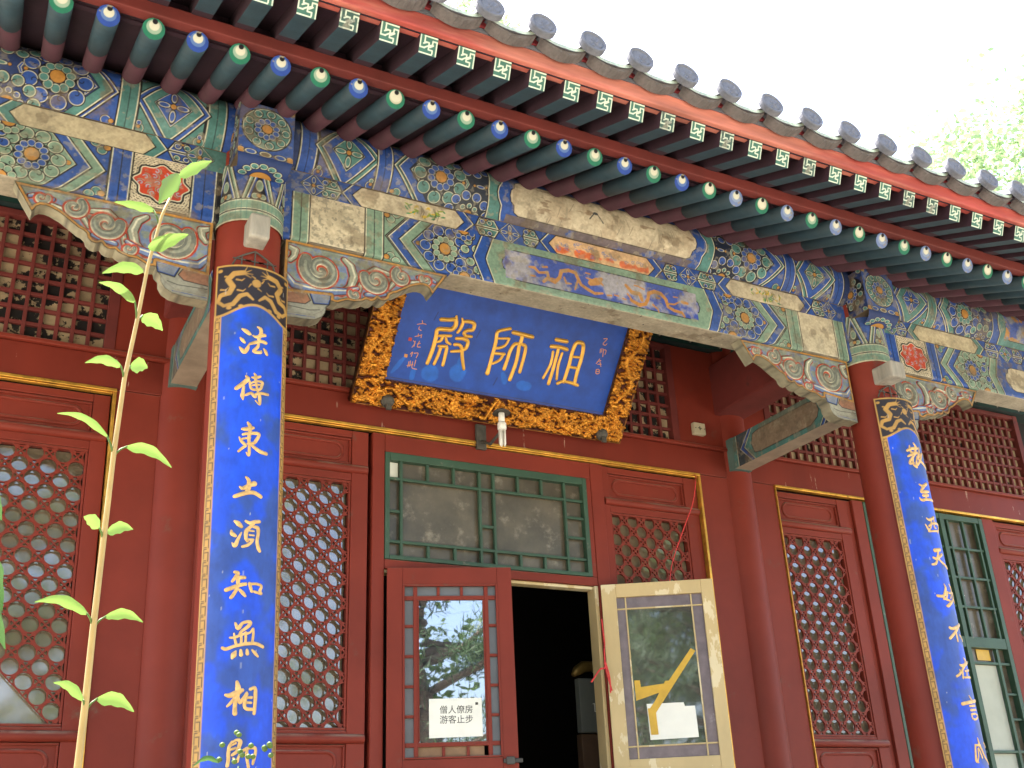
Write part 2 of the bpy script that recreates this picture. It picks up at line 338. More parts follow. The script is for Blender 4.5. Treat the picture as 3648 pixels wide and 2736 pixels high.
CH_L=[[[[-0.0464,3.3364,0.006],[-0.0345,3.3297,0.012],[-0.0204,3.3191,0.011],[-0.0154,3.3165,0.005]],[[-0.0519,3.2992,0.006],[-0.0448,3.2908,0.01],[-0.0368,3.2815,0.007]],[[-0.0535,3.2615,0.005],[-0.0434,3.2489,0.0119],[-0.0355,3.2429,0.0119],[-0.0262,3.2572,0.011],[-0.0219,3.2732,0.005]],[[0.0088,3.3525,0.005],[0.0205,3.3462,0.0111],[0.023,3.3311,0.0111],[0.0163,3.3092,0.0101],[0.0147,3.2932,0.01]],[[-0.0063,3.3135,0.005],[0.0059,3.3103,0.009],[0.0244,3.3202,0.0111],[0.0384,3.3251,0.0101]],[[-0.0171,3.2783,0.008],[0.0026,3.2873,0.01],[0.023,3.2963,0.0101],[0.0427,3.2949,0.0111]],[[0.0149,3.2866,0.007],[0.0113,3.2702,0.009],[-0.0023,3.2497,0.01],[0.0223,3.2505,0.01],[0.0252,3.2578,0.004]],[[0.0357,3.2683,0.005],[0.0426,3.2602,0.0111],[0.0486,3.2486,0.009]]],[[[-0.0255,3.1458,0.0079],[-0.0203,3.1357,0.0118],[-0.0388,3.1144,0.0127],[-0.0591,3.0963,0.0117]],[[-0.0337,3.1063,0.0069],[-0.0358,3.0826,0.0098],[-0.0372,3.0676,0.0117],[-0.0348,3.053,0.0039]],[[0.0025,3.1608,0.0049],[0.0088,3.1511,0.0089],[0.0083,3.1337,0.0089],[0.0166,3.0965,0.0069],[0.0233,3.0808,0.0098],[0.0261,3.0557,0.0098],[0.0244,3.0426,0.0059],[0.0098,3.0546,0.0039]],[[-0.005,3.1443,0.0059],[0.011,3.1461,0.0089],[0.0252,3.1535,0.0069]],[[-0.0133,3.128,0.0059],[-0.0097,3.107,0.0079],[-0.0015,3.0975,0.0079],[0.0247,3.1025,0.0079],[0.0326,3.1216,0.0089],[0.0322,3.1323,0.0089],[0.0114,3.1321,0.0059],[-0.0062,3.1225,0.0059]],[[-0.002,3.1135,0.0055],[0.0241,3.1207,0.0055]],[[-0.0259,3.0718,0.0068],[-0.0069,3.0817,0.0088],[0.0032,3.0726,0.0098],[0.0093,3.0695,0.0078],[0.011,3.0794,0.0079],[0.0293,3.0875,0.0089],[0.058,3.0894,0.0079]]],[[[-0.0148,2.9663,0.0058],[-0.0066,2.9528,0.0116],[-0.006,2.9321,0.0096],[-0.009,2.907,0.0096],[-0.0071,2.8785,0.0077],[-0.0063,2.8541,0.0086],[-0.0087,2.8416,0.0067],[-0.0167,2.8529,0.0034]],[[-0.0328,2.9396,0.0077],[-0.0177,2.941,0.0116],[0.0052,2.9483,0.0087]],[[-0.0302,2.9192,0.0067],[-0.0096,2.9254,0.0087],[0.0218,2.9293,0.0097],[0.0271,2.9231,0.0087],[0.0185,2.9049,0.0096],[0.009,2.891,0.0087],[-0.0121,2.8861,0.0077]],[[-0.0429,2.9081,0.0035],[-0.035,2.8942,0.0086],[-0.0233,2.8828,0.0086]],[[-0.0315,2.9026,0.0058],[-0.0052,2.9095,0.0058]],[[-0.0194,2.8771,0.0077],[-0.0303,2.868,0.0076],[-0.0429,2.855,0.0067]],[[-0.0025,2.8852,0.0077],[0.0135,2.8732,0.0096],[0.0342,2.8626,0.0115],[0.0582,2.8596,0.0106]]],[[[-0.0136,2.7606,0.0066],[-0.0047,2.7495,0.0104],[-0.0031,2.7298,0.0132],[-0.0099,2.7054,0.0113]],[[-0.0345,2.7242,0.0047],[-0.0233,2.719,0.0103],[-0.0032,2.7318,0.0104],[0.0158,2.7402,0.0152]],[[-0.0506,2.6882,0.0103],[-0.0317,2.6958,0.0112],[-0.0061,2.7048,0.0113],[0.0169,2.7066,0.0113],[0.0405,2.6966,0.0114]]],[[[-0.0464,2.5996,0.0065],[-0.0353,2.5923,0.013],[-0.024,2.5813,0.0093]],[[-0.0568,2.5659,0.0055],[-0.0537,2.5554,0.0111],[-0.0427,2.548,0.0083]],[[-0.0525,2.5232,0.0037],[-0.0432,2.5139,0.011],[-0.0333,2.537,0.0083],[-0.0233,2.5603,0.0037]],[[-0.0092,2.6017,0.0074],[0.005,2.5963,0.0093],[0.0222,2.6023,0.0103],[0.0382,2.6056,0.0094]],[[0.0185,2.595,0.0065],[0.0037,2.5798,0.0093],[-0.007,2.5654,0.0111],[-0.0072,2.5424,0.0092],[-0.0022,2.5315,0.0074]],[[0.0169,2.5842,0.0065],[0.0328,2.5815,0.0112],[0.0355,2.5627,0.0093],[0.0323,2.5354,0.0093],[0.0371,2.5132,0.0111],[0.0425,2.5025,0.0093]],[[0.0041,2.5693,0.0048],[0.0194,2.5691,0.0048]],[[0.0046,2.554,0.0048],[0.0199,2.5538,0.0048]],[[-0.0005,2.5373,0.0065],[0.0184,2.5393,0.0056]],[[0.0147,2.5332,0.0074],[0.0001,2.5184,0.0083],[-0.018,2.5113,0.0074]]],[[[-0.0398,2.4225,0.0082],[-0.0291,2.4191,0.01],[-0.0391,2.4022,0.0091],[-0.0466,2.3911,0.0072]],[[-0.0285,2.4044,0.0109],[-0.0071,2.4055,0.0091]],[[-0.0657,2.3618,0.0108],[-0.0466,2.3691,0.0108],[-0.0223,2.3789,0.01],[-0.0027,2.3837,0.0091]],[[-0.0283,2.3989,0.0109],[-0.0292,2.3731,0.009],[-0.0389,2.351,0.009],[-0.0489,2.3363,0.009]],[[-0.0217,2.3625,0.0072],[-0.0125,2.3538,0.0099],[-0.0031,2.3434,0.0072]],[[0.0102,2.3865,0.0082],[0.0144,2.3722,0.0091],[0.0186,2.3597,0.0073]],[[0.014,2.385,0.0073],[0.0351,2.3872,0.0073],[0.0537,2.3821,0.0082],[0.048,2.3648,0.0082],[0.0535,2.3562,0.0082],[0.0281,2.3606,0.0073]]],[[[-0.0317,2.2519,0.0053],[-0.0224,2.2353,0.0107],[-0.0089,2.2518,0.008],[0.0089,2.2582,0.0081],[0.0183,2.2553,0.009],[0.0095,2.2421,0.0089],[-0.0115,2.225,0.0071],[-0.0164,2.2142,0.0071]],[[-0.0472,2.204,0.0053],[-0.0317,2.205,0.0071],[-0.0111,2.2144,0.0064],[0.003,2.2186,0.0071],[0.0175,2.2231,0.0054],[0.0265,2.2362,0.0054]],[[-0.0348,2.2173,0.0044],[-0.0315,2.1997,0.0062],[-0.0266,2.1822,0.0071]],[[-0.0131,2.2214,0.0062],[-0.0106,2.2003,0.0067],[-0.0118,2.1826,0.0064]],[[0.0029,2.2221,0.0071],[0.0035,2.2045,0.0068],[0.0024,2.185,0.0064]],[[0.0284,2.2364,0.0063],[0.0291,2.2168,0.0072],[0.0261,2.1917,0.0071]],[[-0.07,2.171,0.0079],[-0.0578,2.1673,0.0088],[-0.0307,2.1769,0.008],[0.0042,2.1851,0.0089],[0.0378,2.1882,0.0089],[0.0669,2.1804,0.009]],[[-0.0275,2.1595,0.0053],[-0.0331,2.1489,0.0141],[-0.0379,2.1385,0.007]],[[-0.0111,2.1634,0.0071],[-0.0097,2.1495,0.0106]],[[0.0094,2.1651,0.0071],[0.0107,2.1538,0.0097]],[[0.027,2.1662,0.0053],[0.0368,2.1573,0.0089],[0.0471,2.1476,0.0062]]],[[[-0.0197,2.0624,0.0079],[-0.0156,2.0437,0.0139],[-0.0166,2.0233,0.0122],[-0.0226,1.9997,0.0104],[-0.0235,1.9795,0.0104],[-0.0229,1.9645,0.0121]],[[-0.0538,2.0217,0.0069],[-0.0403,2.0199,0.0121],[-0.0185,2.0284,0.0139],[-0.0015,2.0372,0.0087]],[[-0.0264,2.0114,0.0069],[-0.036,1.998,0.0078],[-0.0474,1.9863,0.0052]],[[-0.0129,2.0149,0.0052],[-0.0088,1.9981,0.0087],[0.0046,2.0153,0.007],[0.013,2.0292,0.0061]],[[0.0131,2.0258,0.0087],[0.0084,2.007,0.0096],[0.0073,1.9867,0.0087],[0.0166,1.9785,0.0087],[0.0369,1.9785,0.0078]],[[0.0245,2.0407,0.0079],[0.0404,2.0459,0.0088],[0.0431,2.0255,0.0105],[0.0423,1.9914,0.0096],[0.0402,1.966,0.0087]],[[0.0153,2.014,0.0063],[0.03,2.0154,0.007]],[[0.0159,1.9988,0.0061],[0.0287,1.9984,0.0061]]],[[[-0.0264,1.877,0.0051],[-0.0132,1.8835,0.0068],[-0.0027,1.8786,0.0103],[-0.0056,1.8638,0.0094],[-0.0119,1.8492,0.0085],[-0.0265,1.8379,0.0068]],[[-0.0281,1.8786,0.0051],[-0.0359,1.864,0.0077],[-0.0383,1.8413,0.0085],[-0.0376,1.8252,0.0085],[-0.0402,1.8059,0.0084]],[[-0.0326,1.8656,0.0051],[-0.0162,1.8736,0.0051]],[[-0.0338,1.8542,0.0059],[-0.0156,1.859,0.006]],[[-0.0228,1.8282,0.0051],[-0.0108,1.8184,0.0076],[-0.0062,1.8329,0.0059],[0.0069,1.8508,0.0068],[0.0243,1.8592,0.0077],[0.0468,1.8598,0.0086],[0.0492,1.8451,0.0086],[0.0441,1.8253,0.0086],[0.0408,1.8122,0.0068]],[[0.0191,1.8559,0.0086],[0.0199,1.8331,0.0085],[0.0264,1.8007,0.0077]]]]
CH_R=[[[[0.015,3.3611,0.0078],[0.0279,3.3425,0.0117],[0.0124,3.3128,0.0117],[-0.0099,3.2808,0.0109],[-0.0145,3.2433,0.0097],[0.003,3.231,0.0116]],[[-0.0373,3.3155,0.0097],[-0.0078,3.3286,0.0117],[0.0404,3.3387,0.0117]],[[-0.0165,3.3442,0.0058],[-0.0207,3.3168,0.0097],[-0.0032,3.3064,0.0097]],[[-0.0398,3.2844,0.0077],[-0.0049,3.2999,0.0109],[0.0308,3.3118,0.0109]],[[0.0086,3.2997,0.0097],[-0.0256,3.2669,0.0097],[-0.0374,3.2456,0.0096],[-0.0123,3.2517,0.0097]],[[0.0601,3.3474,0.0059],[0.0508,3.316,0.0098],[0.0221,3.2854,0.0097]],[[0.029,3.2866,0.0078],[0.079,3.3146,0.011]],[[0.0821,3.3196,0.011],[0.0454,3.2733,0.0117],[0.012,3.2425,0.0097]],[[0.0241,3.2816,0.0097],[0.0628,3.2648,0.0117],[0.1256,3.2478,0.0079]],[[0.0175,3.2805,0.0078],[0.0008,3.2328,0.0108]]],[[[-0.0042,3.1366,0.0077],[0.0196,3.1317,0.0115],[0.0584,3.1489,0.0135]],[[0.0339,3.1361,0.0154],[0.0042,3.1094,0.0115],[-0.002,3.0967,0.0096],[0.029,3.103,0.0134],[0.0735,3.1117,0.0077]],[[0.0067,3.0797,0.0115],[0.0486,3.0883,0.0138]],[[0.0296,3.095,0.0096],[0.0249,3.0622,0.0096]],[[-0.0203,3.0649,0.0057],[-0.0084,3.054,0.0114],[0.0354,3.0639,0.0115],[0.1258,3.0744,0.0097]]],[[[-0.0032,2.9596,0.0068],[0.0173,2.9541,0.0106],[0.0601,2.9728,0.0122]],[[-0.0193,2.927,0.0053],[-0.0095,2.9082,0.0094],[-0.0008,2.8934,0.0083]],[[0.0017,2.921,0.0075],[0.0458,2.9407,0.0095],[0.1258,2.9458,0.0096],[0.0739,2.8967,0.0076]],[[0.0304,2.9559,0.0076],[0.0193,2.923,0.0076],[0.0014,2.9014,0.0068]],[[0.0587,2.9607,0.0076],[0.0462,2.923,0.0076],[0.0604,2.9177,0.0068]],[[-0.0061,2.8929,0.0083],[0.087,2.9073,0.0084]]],[[[0.006,2.7972,0.015],[0.056,2.8076,0.0132]],[[-0.0124,2.7594,0.0093],[0.0105,2.7575,0.0112],[0.0672,2.7844,0.0113]],[[0.0327,2.7964,0.0112],[0.0183,2.7641,0.0105],[-0.0025,2.7317,0.0104],[-0.0284,2.7244,0.0074]],[[0.0245,2.7552,0.0082],[0.0577,2.7388,0.0105],[0.1256,2.7258,0.0106]]],[[[0.0248,2.6307,0.0059],[0.0303,2.6107,0.0118],[0.0106,2.5791,0.011],[0.0048,2.5602,0.0095],[0.0458,2.5531,0.0081]],[[-0.0351,2.5712,0.011],[-0.0025,2.5708,0.011],[0.0406,2.5933,0.0096]],[[0.0369,2.5928,0.0096],[0.0236,2.5655,0.0081],[-0.0017,2.5561,0.0066]],[[0.0756,2.6374,0.0052],[0.0967,2.6203,0.0082],[0.0875,2.5924,0.0089],[0.06,2.566,0.0066]],[[0.0552,2.5914,0.0081],[0.1256,2.6022,0.0105]],[[0.1257,2.6024,0.0093],[0.0971,2.5679,0.0104],[0.0294,2.5291,0.0128],[0.0098,2.5238,0.0073]],[[0.1257,2.5724,0.0056],[0.1255,2.5549,0.0082]]],[[[-0.0009,2.4194,0.0109],[0.0266,2.4177,0.0109],[0.1258,2.4467,0.0148]],[[0.0852,2.4332,0.0128],[0.0242,2.394,0.0109],[-0.013,2.3686,0.0108]],[[0.0413,2.3955,0.0087],[0.0404,2.3594,0.0091]],[[0.074,2.3918,0.0073],[0.1257,2.3693,0.0073]]],[[[0.0147,2.2466,0.0069],[0.0415,2.2449,0.0122],[0.1258,2.2692,0.0106]],[[0.0628,2.281,0.0063],[0.0784,2.2653,0.0123],[0.0357,2.2308,0.0104],[0.004,2.2055,0.0097],[-0.0207,2.193,0.0086]],[[0.0074,2.2242,0.0048],[0.0088,2.2124,0.0069]],[[0.0297,2.2237,0.0069],[0.0188,2.1859,0.0076]],[[0.0483,2.2199,0.0063],[0.1258,2.2312,0.0084]],[[0.0711,2.2303,0.007],[0.0601,2.1953,0.0076]],[[0.0322,2.19,0.0076],[0.1256,2.1981,0.0088]]],[[[0.0369,2.1064,0.0055],[0.0534,2.0873,0.0083]],[[-0.022,2.0682,0.0123],[0.0383,2.0782,0.0117],[0.1255,2.0909,0.0115]],[[0.0246,2.0594,0.0075],[0.0766,2.064,0.0083]],[[0.0266,2.0413,0.0089],[0.0807,2.046,0.0083]],[[0.0257,2.0232,0.0068],[0.0277,2.0052,0.0075],[0.0533,2.0014,0.0075],[0.089,2.0168,0.0076],[0.0675,2.0269,0.0075],[0.0257,2.0232,0.0068]]],[[[0.0053,1.8882,0.0067],[-0.0029,1.8546,0.0087],[-0.009,1.8197,0.0094],[0.0032,1.8134,0.006]],[[0.0048,1.8866,0.0074],[0.0427,1.8873,0.0088]],[[0.0327,1.9176,0.0061],[0.0373,1.8904,0.0101],[0.0524,1.8619,0.0101],[0.0713,1.8337,0.0088],[0.1256,1.8068,0.0061]],[[0.0177,1.8707,0.0061],[0.014,1.8452,0.0067],[-0.0006,1.8166,0.0067]],[[0.0245,1.874,0.0067],[0.0338,1.8518,0.0074],[0.0386,1.8328,0.0067]],[[0.0968,1.901,0.0068],[0.1256,1.8828,0.0082]]]]
PLQ=[[[[1.2953,0.5472,0.0121],[1.2991,0.5249,0.0201]],[[1.2159,0.5155,0.02],[1.2603,0.5218,0.0193],[1.2939,0.5281,0.0209],[1.3036,0.5005,0.0222],[1.2864,0.4742,0.0221],[1.2486,0.4673,0.0209],[1.2095,0.4579,0.02],[1.2118,0.4081,0.0201],[1.2091,0.3361,0.0201],[1.2,0.2712,0.0181]],[[1.3296,0.5432,0.0081],[1.3393,0.5241,0.0161],[1.3354,0.4896,0.017],[1.3245,0.4644,0.0141]],[[1.3382,0.5281,0.0161],[1.377,0.5332,0.0182],[1.406,0.526,0.0183],[1.4058,0.4942,0.0183],[1.377,0.4846,0.017],[1.3612,0.469,0.017],[1.3763,0.4548,0.017],[1.4073,0.4562,0.0142]],[[1.2284,0.4279,0.014],[1.2914,0.4394,0.0141]],[[1.2468,0.4249,0.0141],[1.2432,0.4054,0.0153],[1.2266,0.394,0.0121]],[[1.2668,0.4244,0.0121],[1.279,0.4034,0.0141],[1.3013,0.3947,0.0113]],[[1.2387,0.373,0.0121],[1.2645,0.3754,0.0161],[1.2845,0.3748,0.017],[1.288,0.3373,0.017],[1.289,0.2758,0.0162]],[[1.2519,0.3648,0.0169],[1.248,0.3218,0.0161],[1.2388,0.2736,0.0153]],[[1.327,0.431,0.0154],[1.3679,0.4363,0.0183],[1.3959,0.4244,0.0183],[1.3941,0.39,0.0183],[1.3761,0.374,0.0163]],[[1.3252,0.3968,0.0154],[1.3512,0.3994,0.0162],[1.3717,0.3818,0.0171],[1.3862,0.3373,0.0171],[1.4122,0.2753,0.0147]],[[1.3181,0.3574,0.0142],[1.3644,0.3677,0.0154]]],[[[1.617,0.5396,0.0165],[1.5672,0.5197,0.0164],[1.5488,0.5034,0.0172],[1.5552,0.4487,0.0185],[1.5552,0.384,0.0185],[1.5552,0.319,0.0186],[1.5538,0.2753,0.0227]],[[1.562,0.4736,0.0115],[1.6236,0.4848,0.0124]],[[1.6286,0.4835,0.0116],[1.616,0.4466,0.0132],[1.5892,0.4267,0.0157],[1.564,0.4179,0.0124]],[[1.5629,0.3897,0.0144],[1.6214,0.3956,0.0157]],[[1.6176,0.3927,0.0145],[1.6044,0.3578,0.0145],[1.5699,0.3324,0.0132]],[[1.6428,0.5228,0.0207],[1.7021,0.5207,0.0216],[1.7596,0.5181,0.0208]],[[1.7006,0.5096,0.0187],[1.7004,0.4704,0.0199]],[[1.7016,0.4663,0.0145],[1.6681,0.4603,0.0174],[1.6522,0.4184,0.0187],[1.6488,0.3655,0.0174],[1.6448,0.3146,0.0187]],[[1.6961,0.4609,0.0187],[1.7049,0.3664,0.0188],[1.6953,0.2615,0.0188]],[[1.7083,0.4675,0.0166],[1.7344,0.459,0.0175],[1.7422,0.4167,0.0175],[1.7417,0.3133,0.0176]]],[[[1.9089,0.5301,0.0202],[1.9746,0.5309,0.0203]],[[1.8905,0.4871,0.0211],[1.9425,0.4919,0.019],[1.9882,0.4867,0.0204]],[[1.9365,0.4798,0.0161],[1.9384,0.3778,0.0178],[1.935,0.2766,0.0179]],[[1.9087,0.4594,0.0135],[1.9147,0.3916,0.0144],[1.8928,0.3033,0.0127]],[[1.9668,0.4607,0.0136],[1.9637,0.3911,0.0144],[1.9762,0.3103,0.0136]],[[2.0254,0.3026,0.0171],[2.0292,0.4022,0.0192],[2.0269,0.4735,0.0192],[2.0345,0.5283,0.0204],[2.0606,0.5397,0.0213],[2.0855,0.524,0.0205],[2.094,0.4493,0.0197],[2.0918,0.3768,0.0189],[2.0957,0.3005,0.0181]],[[2.0382,0.4531,0.0136],[2.0866,0.457,0.0137]],[[2.0325,0.3916,0.0145],[2.0817,0.3932,0.0146]],[[1.9904,0.2879,0.0171],[2.02,0.304,0.0154],[2.0645,0.3045,0.0163],[2.1168,0.2971,0.0172]]]]
INS=[[[[1.0928,0.4654,0.0048],[1.1205,0.4747,0.0048],[1.14,0.4742,0.0048]],[[1.1143,0.4901,0.0048],[1.1194,0.4787,0.0048]],[[1.1082,0.4558,0.0048],[1.1072,0.4432,0.0048],[1.1216,0.4376,0.0048]],[[1.097,0.3998,0.0048],[1.1319,0.4145,0.0048]],[[1.1119,0.4171,0.0048],[1.1134,0.4028,0.0048]],[[1.1294,0.4161,0.0048],[1.1315,0.3998,0.0048]],[[1.0945,0.3765,0.0048],[1.1063,0.364,0.0048],[1.095,0.3411,0.0048]],[[1.1053,0.3763,0.0048],[1.1043,0.347,0.0048]],[[1.1197,0.3622,0.0048],[1.1352,0.3692,0.0048]],[[1.1279,0.3804,0.0048],[1.1228,0.3502,0.0048],[1.1404,0.3492,0.0048]],[[1.0961,0.3037,0.0048],[1.1059,0.3159,0.0048],[1.1034,0.2924,0.0048]],[[1.1157,0.3113,0.0048],[1.1363,0.3149,0.0048],[1.1323,0.289,0.0048]],[[1.0983,0.2622,0.0048],[1.0993,0.2329,0.0048]],[[1.1055,0.2676,0.0048],[1.1086,0.2387,0.0048]],[[1.1189,0.2657,0.0048],[1.1231,0.2328,0.0048],[1.1501,0.2289,0.0048]],[[1.1333,0.2766,0.0048],[1.1334,0.2429,0.0048]],[[1.0931,0.2403,0.0048],[1.1231,0.2496,0.0048]]],[[[2.2009,0.5874,0.0052],[2.2225,0.5913,0.0052],[2.2051,0.5588,0.0052],[2.2222,0.5529,0.0052],[2.2291,0.5631,0.0052]],[[2.1979,0.526,0.0052],[2.2024,0.5042,0.0052]],[[2.2061,0.532,0.0052],[2.2106,0.5102,0.0052]],[[2.2209,0.5256,0.0052],[2.2367,0.5238,0.0052],[2.2364,0.5011,0.0052]],[[2.2171,0.5294,0.0052],[2.2261,0.4857,0.0052]],[[2.1997,0.4494,0.0052],[2.221,0.4622,0.0052]],[[2.211,0.4695,0.0052],[2.1976,0.44,0.0052]],[[2.2189,0.4528,0.0052],[2.2321,0.4277,0.0052]],[[2.2086,0.4374,0.0052],[2.2303,0.4411,0.0052]],[[2.2087,0.4056,0.0052],[2.2132,0.3836,0.0052],[2.2325,0.3868,0.0052],[2.2255,0.4084,0.0052],[2.2087,0.4056,0.0052]],[[2.2121,0.3948,0.0052],[2.2266,0.3972,0.0052]]]]
# ---------------------------------------------------------------- the temple hall
hall = thing('temple_hall', 'red columned temple hall with painted blue and green beams under a tiled eave', 'temple')
def LY(x): return x*1.0137+.0115          # measured x of the painted beams to the world

# ---- painted patterns, half a bay each (u from the column)
def paint_purlin(sw):
    B, G = (GRN, BLU) if sw else (BLU, GRN)
    cv = Cv(0, 1.66, 0, .30, .0025, BLK); vm = .13
    cv.band(-.02, .15, DBL if not sw else G, lw=0, ww=0)
    cv.band(.152, .23, B); cv.stroke([(.191, 0), (.191, .3)], .003, BLK)
    cv.band(.238, .488, B, lw=.002, ww=0)
    cv.poly([(.215, vm), (.363, -.06), (.51, vm), (.363, .32)], G)
    cv.poly([(.242, vm), (.363, -.022), (.484, vm), (.363, .285)], B)
    cv.poly([(.290, vm), (.363, .045), (.436, vm), (.363, .215)], G, lw=.003, ww=.002)
    for a in range(4):
        t = a*math.pi/2; cv.ell(.363+.036*math.cos(t), vm+.042*math.sin(t), .028, .013, t, G if not sw else BLU, lw=.004, ww=.002)
    cv.circ(.363, vm, .012, ORG, lw=.003, ww=0)
    for x, y in ((.247, .012), (.247, .262), (.48, .012), (.48, .262)):
        cv.circ(x, y, .022, B, lw=.003, ww=.002); cv.circ(x, y+.022*(1 if y < .1 else -1), .011, G, lw=.003, ww=.002)
    cv.circ(.247, .018, .008, ORG, lw=.003, ww=0); cv.circ(.48, .018, .008, ORG, lw=.003, ww=0)
    cv.band(.492, .566, B); cv.stroke([(.529, 0), (.529, .3)], .003, BLK)
    cv.band(.568, 1.05, BLU if not sw else G, lw=.002, ww=0)
    for x, y in ((.60, .012), (.60, .255)): cv.circ(x, y, .020, G, lw=.003, ww=.002); cv.circ(x-.02, y, .010, ORG, lw=.003, ww=0)
    cv.poly([(.566, vm), (.72, -.05), (1.3, -.05), (1.3, .34), (.72, .34)], G)
    cv.poly([(.586, vm), (.74, -.05), (1.3, -.05), (1.3, .34), (.74, .34)], B)
    cv.poly([(.640, vm), (.79, -.05), (1.3, -.05), (1.3, .34), (.79, .34)], lin(26, 40, 66, PK) if not sw else DBL, lw=.003, ww=0)
    cv.poly([(.647, vm), (.69, vm-.05), (.69, vm+.05)], G, lw=.002, ww=.002); cv.circ(.676, vm, .009, ORG, lw=.002, ww=0)
    curls(cv, .79, vm, .099, .031, 9, G, .35, .35+2*math.pi)
    flower(cv, .79, vm, .028, .064, 10, B)
    cv.poly([(.905, vm-.025), (.918, vm-.025), (.93, vm), (.918, vm+.025), (.905, vm+.025), (.915, vm)], G, lw=.002, ww=.002); cv.circ(.9, vm, .008, ORG, lw=.002, ww=0)
    for yy, a0, a1 in ((-.012, .15, math.pi-.15), (.285, math.pi+.15, 2*math.pi-.15)):
        curls(cv, .945, yy, .092, .024, 6, B, a0, a1); curls(cv, .945, yy, .045, .014, 5, G, a0, a1)
        cv.circ(.945, yy, .026, ORG, lw=.003, ww=0)
    cv.ell(.985, vm, .024, .009, 0, B, lw=.002, ww=.002); cv.circ(.955, vm, .007, ORG, lw=.002, ww=0); cv.circ(1.014, vm+.005, .007, ORG, lw=.002, ww=0)
    cv.poly([(1.035, -.05), (1.028, vm-.07), (1.02, vm), (1.028, vm+.07), (1.035, .34), (2, .34), (2, -.05)], G)
    cv.poly([(1.12, -.05), (1.095, .03), (1.092, .07), (1.074, .10), (1.068, vm), (1.074, .16), (1.092, .19), (1.095, .235), (1.12, .34), (2, .34), (2, -.05)], B)
    cv.poly([(1.19, .04), (1.165, .052), (1.158, .085), (1.14, .10), (1.134, vm), (1.14, .16), (1.158, .175), (1.165, .208), (1.19, .225), (2, .225), (2, .04)], BEI, ww=0, lw=.005)
    return cv
def paint_strip(sw):
    B, G = (GRN, BLU) if sw else (BLU, GRN)
    cv = Cv(0, 1.66, 0, .102, .0025, B if not sw else G); vm = .05
    cv.band(-.02, .245, B, lw=0, ww=0)
    def cart(x0, x1):
        xm = (x0+x1)/2
        for y0, y1 in ((.004, .047), (.053, .098)):
            cv.poly([(x0, vm), (x0+.02, y0 if y0 < vm else y1), (x1-.01, y0 if y0 < vm else y1), (x1+.015, vm)], G)
        for q in (-1, 1): curl(cv, xm+.018*q, .078, .015, 1+q, G if q > 0 else B, q); curl(cv, xm+.018*q, .022, .014, 4+q, G if q < 0 else B, q)
        cv.circ(xm, .090, .006, ORG, lw=.002, ww=0)
    def fl(x):
        cv.poly([(x-.058, vm), (x, -.01), (x+.058, vm), (x, .112)], B, lw=.003, ww=.002)
        for a in range(4):
            t = a*math.pi/2; cv.ell(x+.030*math.cos(t), vm+.026*math.sin(t), .020, .010, t, G if sw else B, lw=.003, ww=.002)
        cv.circ(x, vm, .009, ORG, lw=.002, ww=0)
    def hexa(t0, t1, col):
        cv.poly([(t0-.047, vm), (t0+.005, -.01), (t1-.005, -.01), (t1+.05, vm), (t1-.005, .112), (t0+.005, .112)], B)
        cv.poly([(t0, vm), (t0+.043, .001), (t1-.043, .001), (t1, vm), (t1-.043, .101), (t0+.043, .101)], col, lw=.005, ww=0)
    cart(.262, .345); cart(.985, 1.092); fl(1.160); cart(1.225, 1.30); fl(.235)
    hexa(.404, .930, BEI if not sw else lin(216, 202, 168, PK))
    hexa(1.362, 2.1, PEACH if not sw else lin(225, 120, 70, PK))
    w = cv.win(.42, .91, .004, .098); X, Y = cv.X[w], cv.Y[w]; n = vnoise(X, Y, .05, 5, 3+sw)
    a = (sst(n, .5, .75)*.35)[..., None]; cv.C[w] = cv.C[w]*(1-a)+np.array(BRN)*a*1.3
    return cv
V0 = -.18
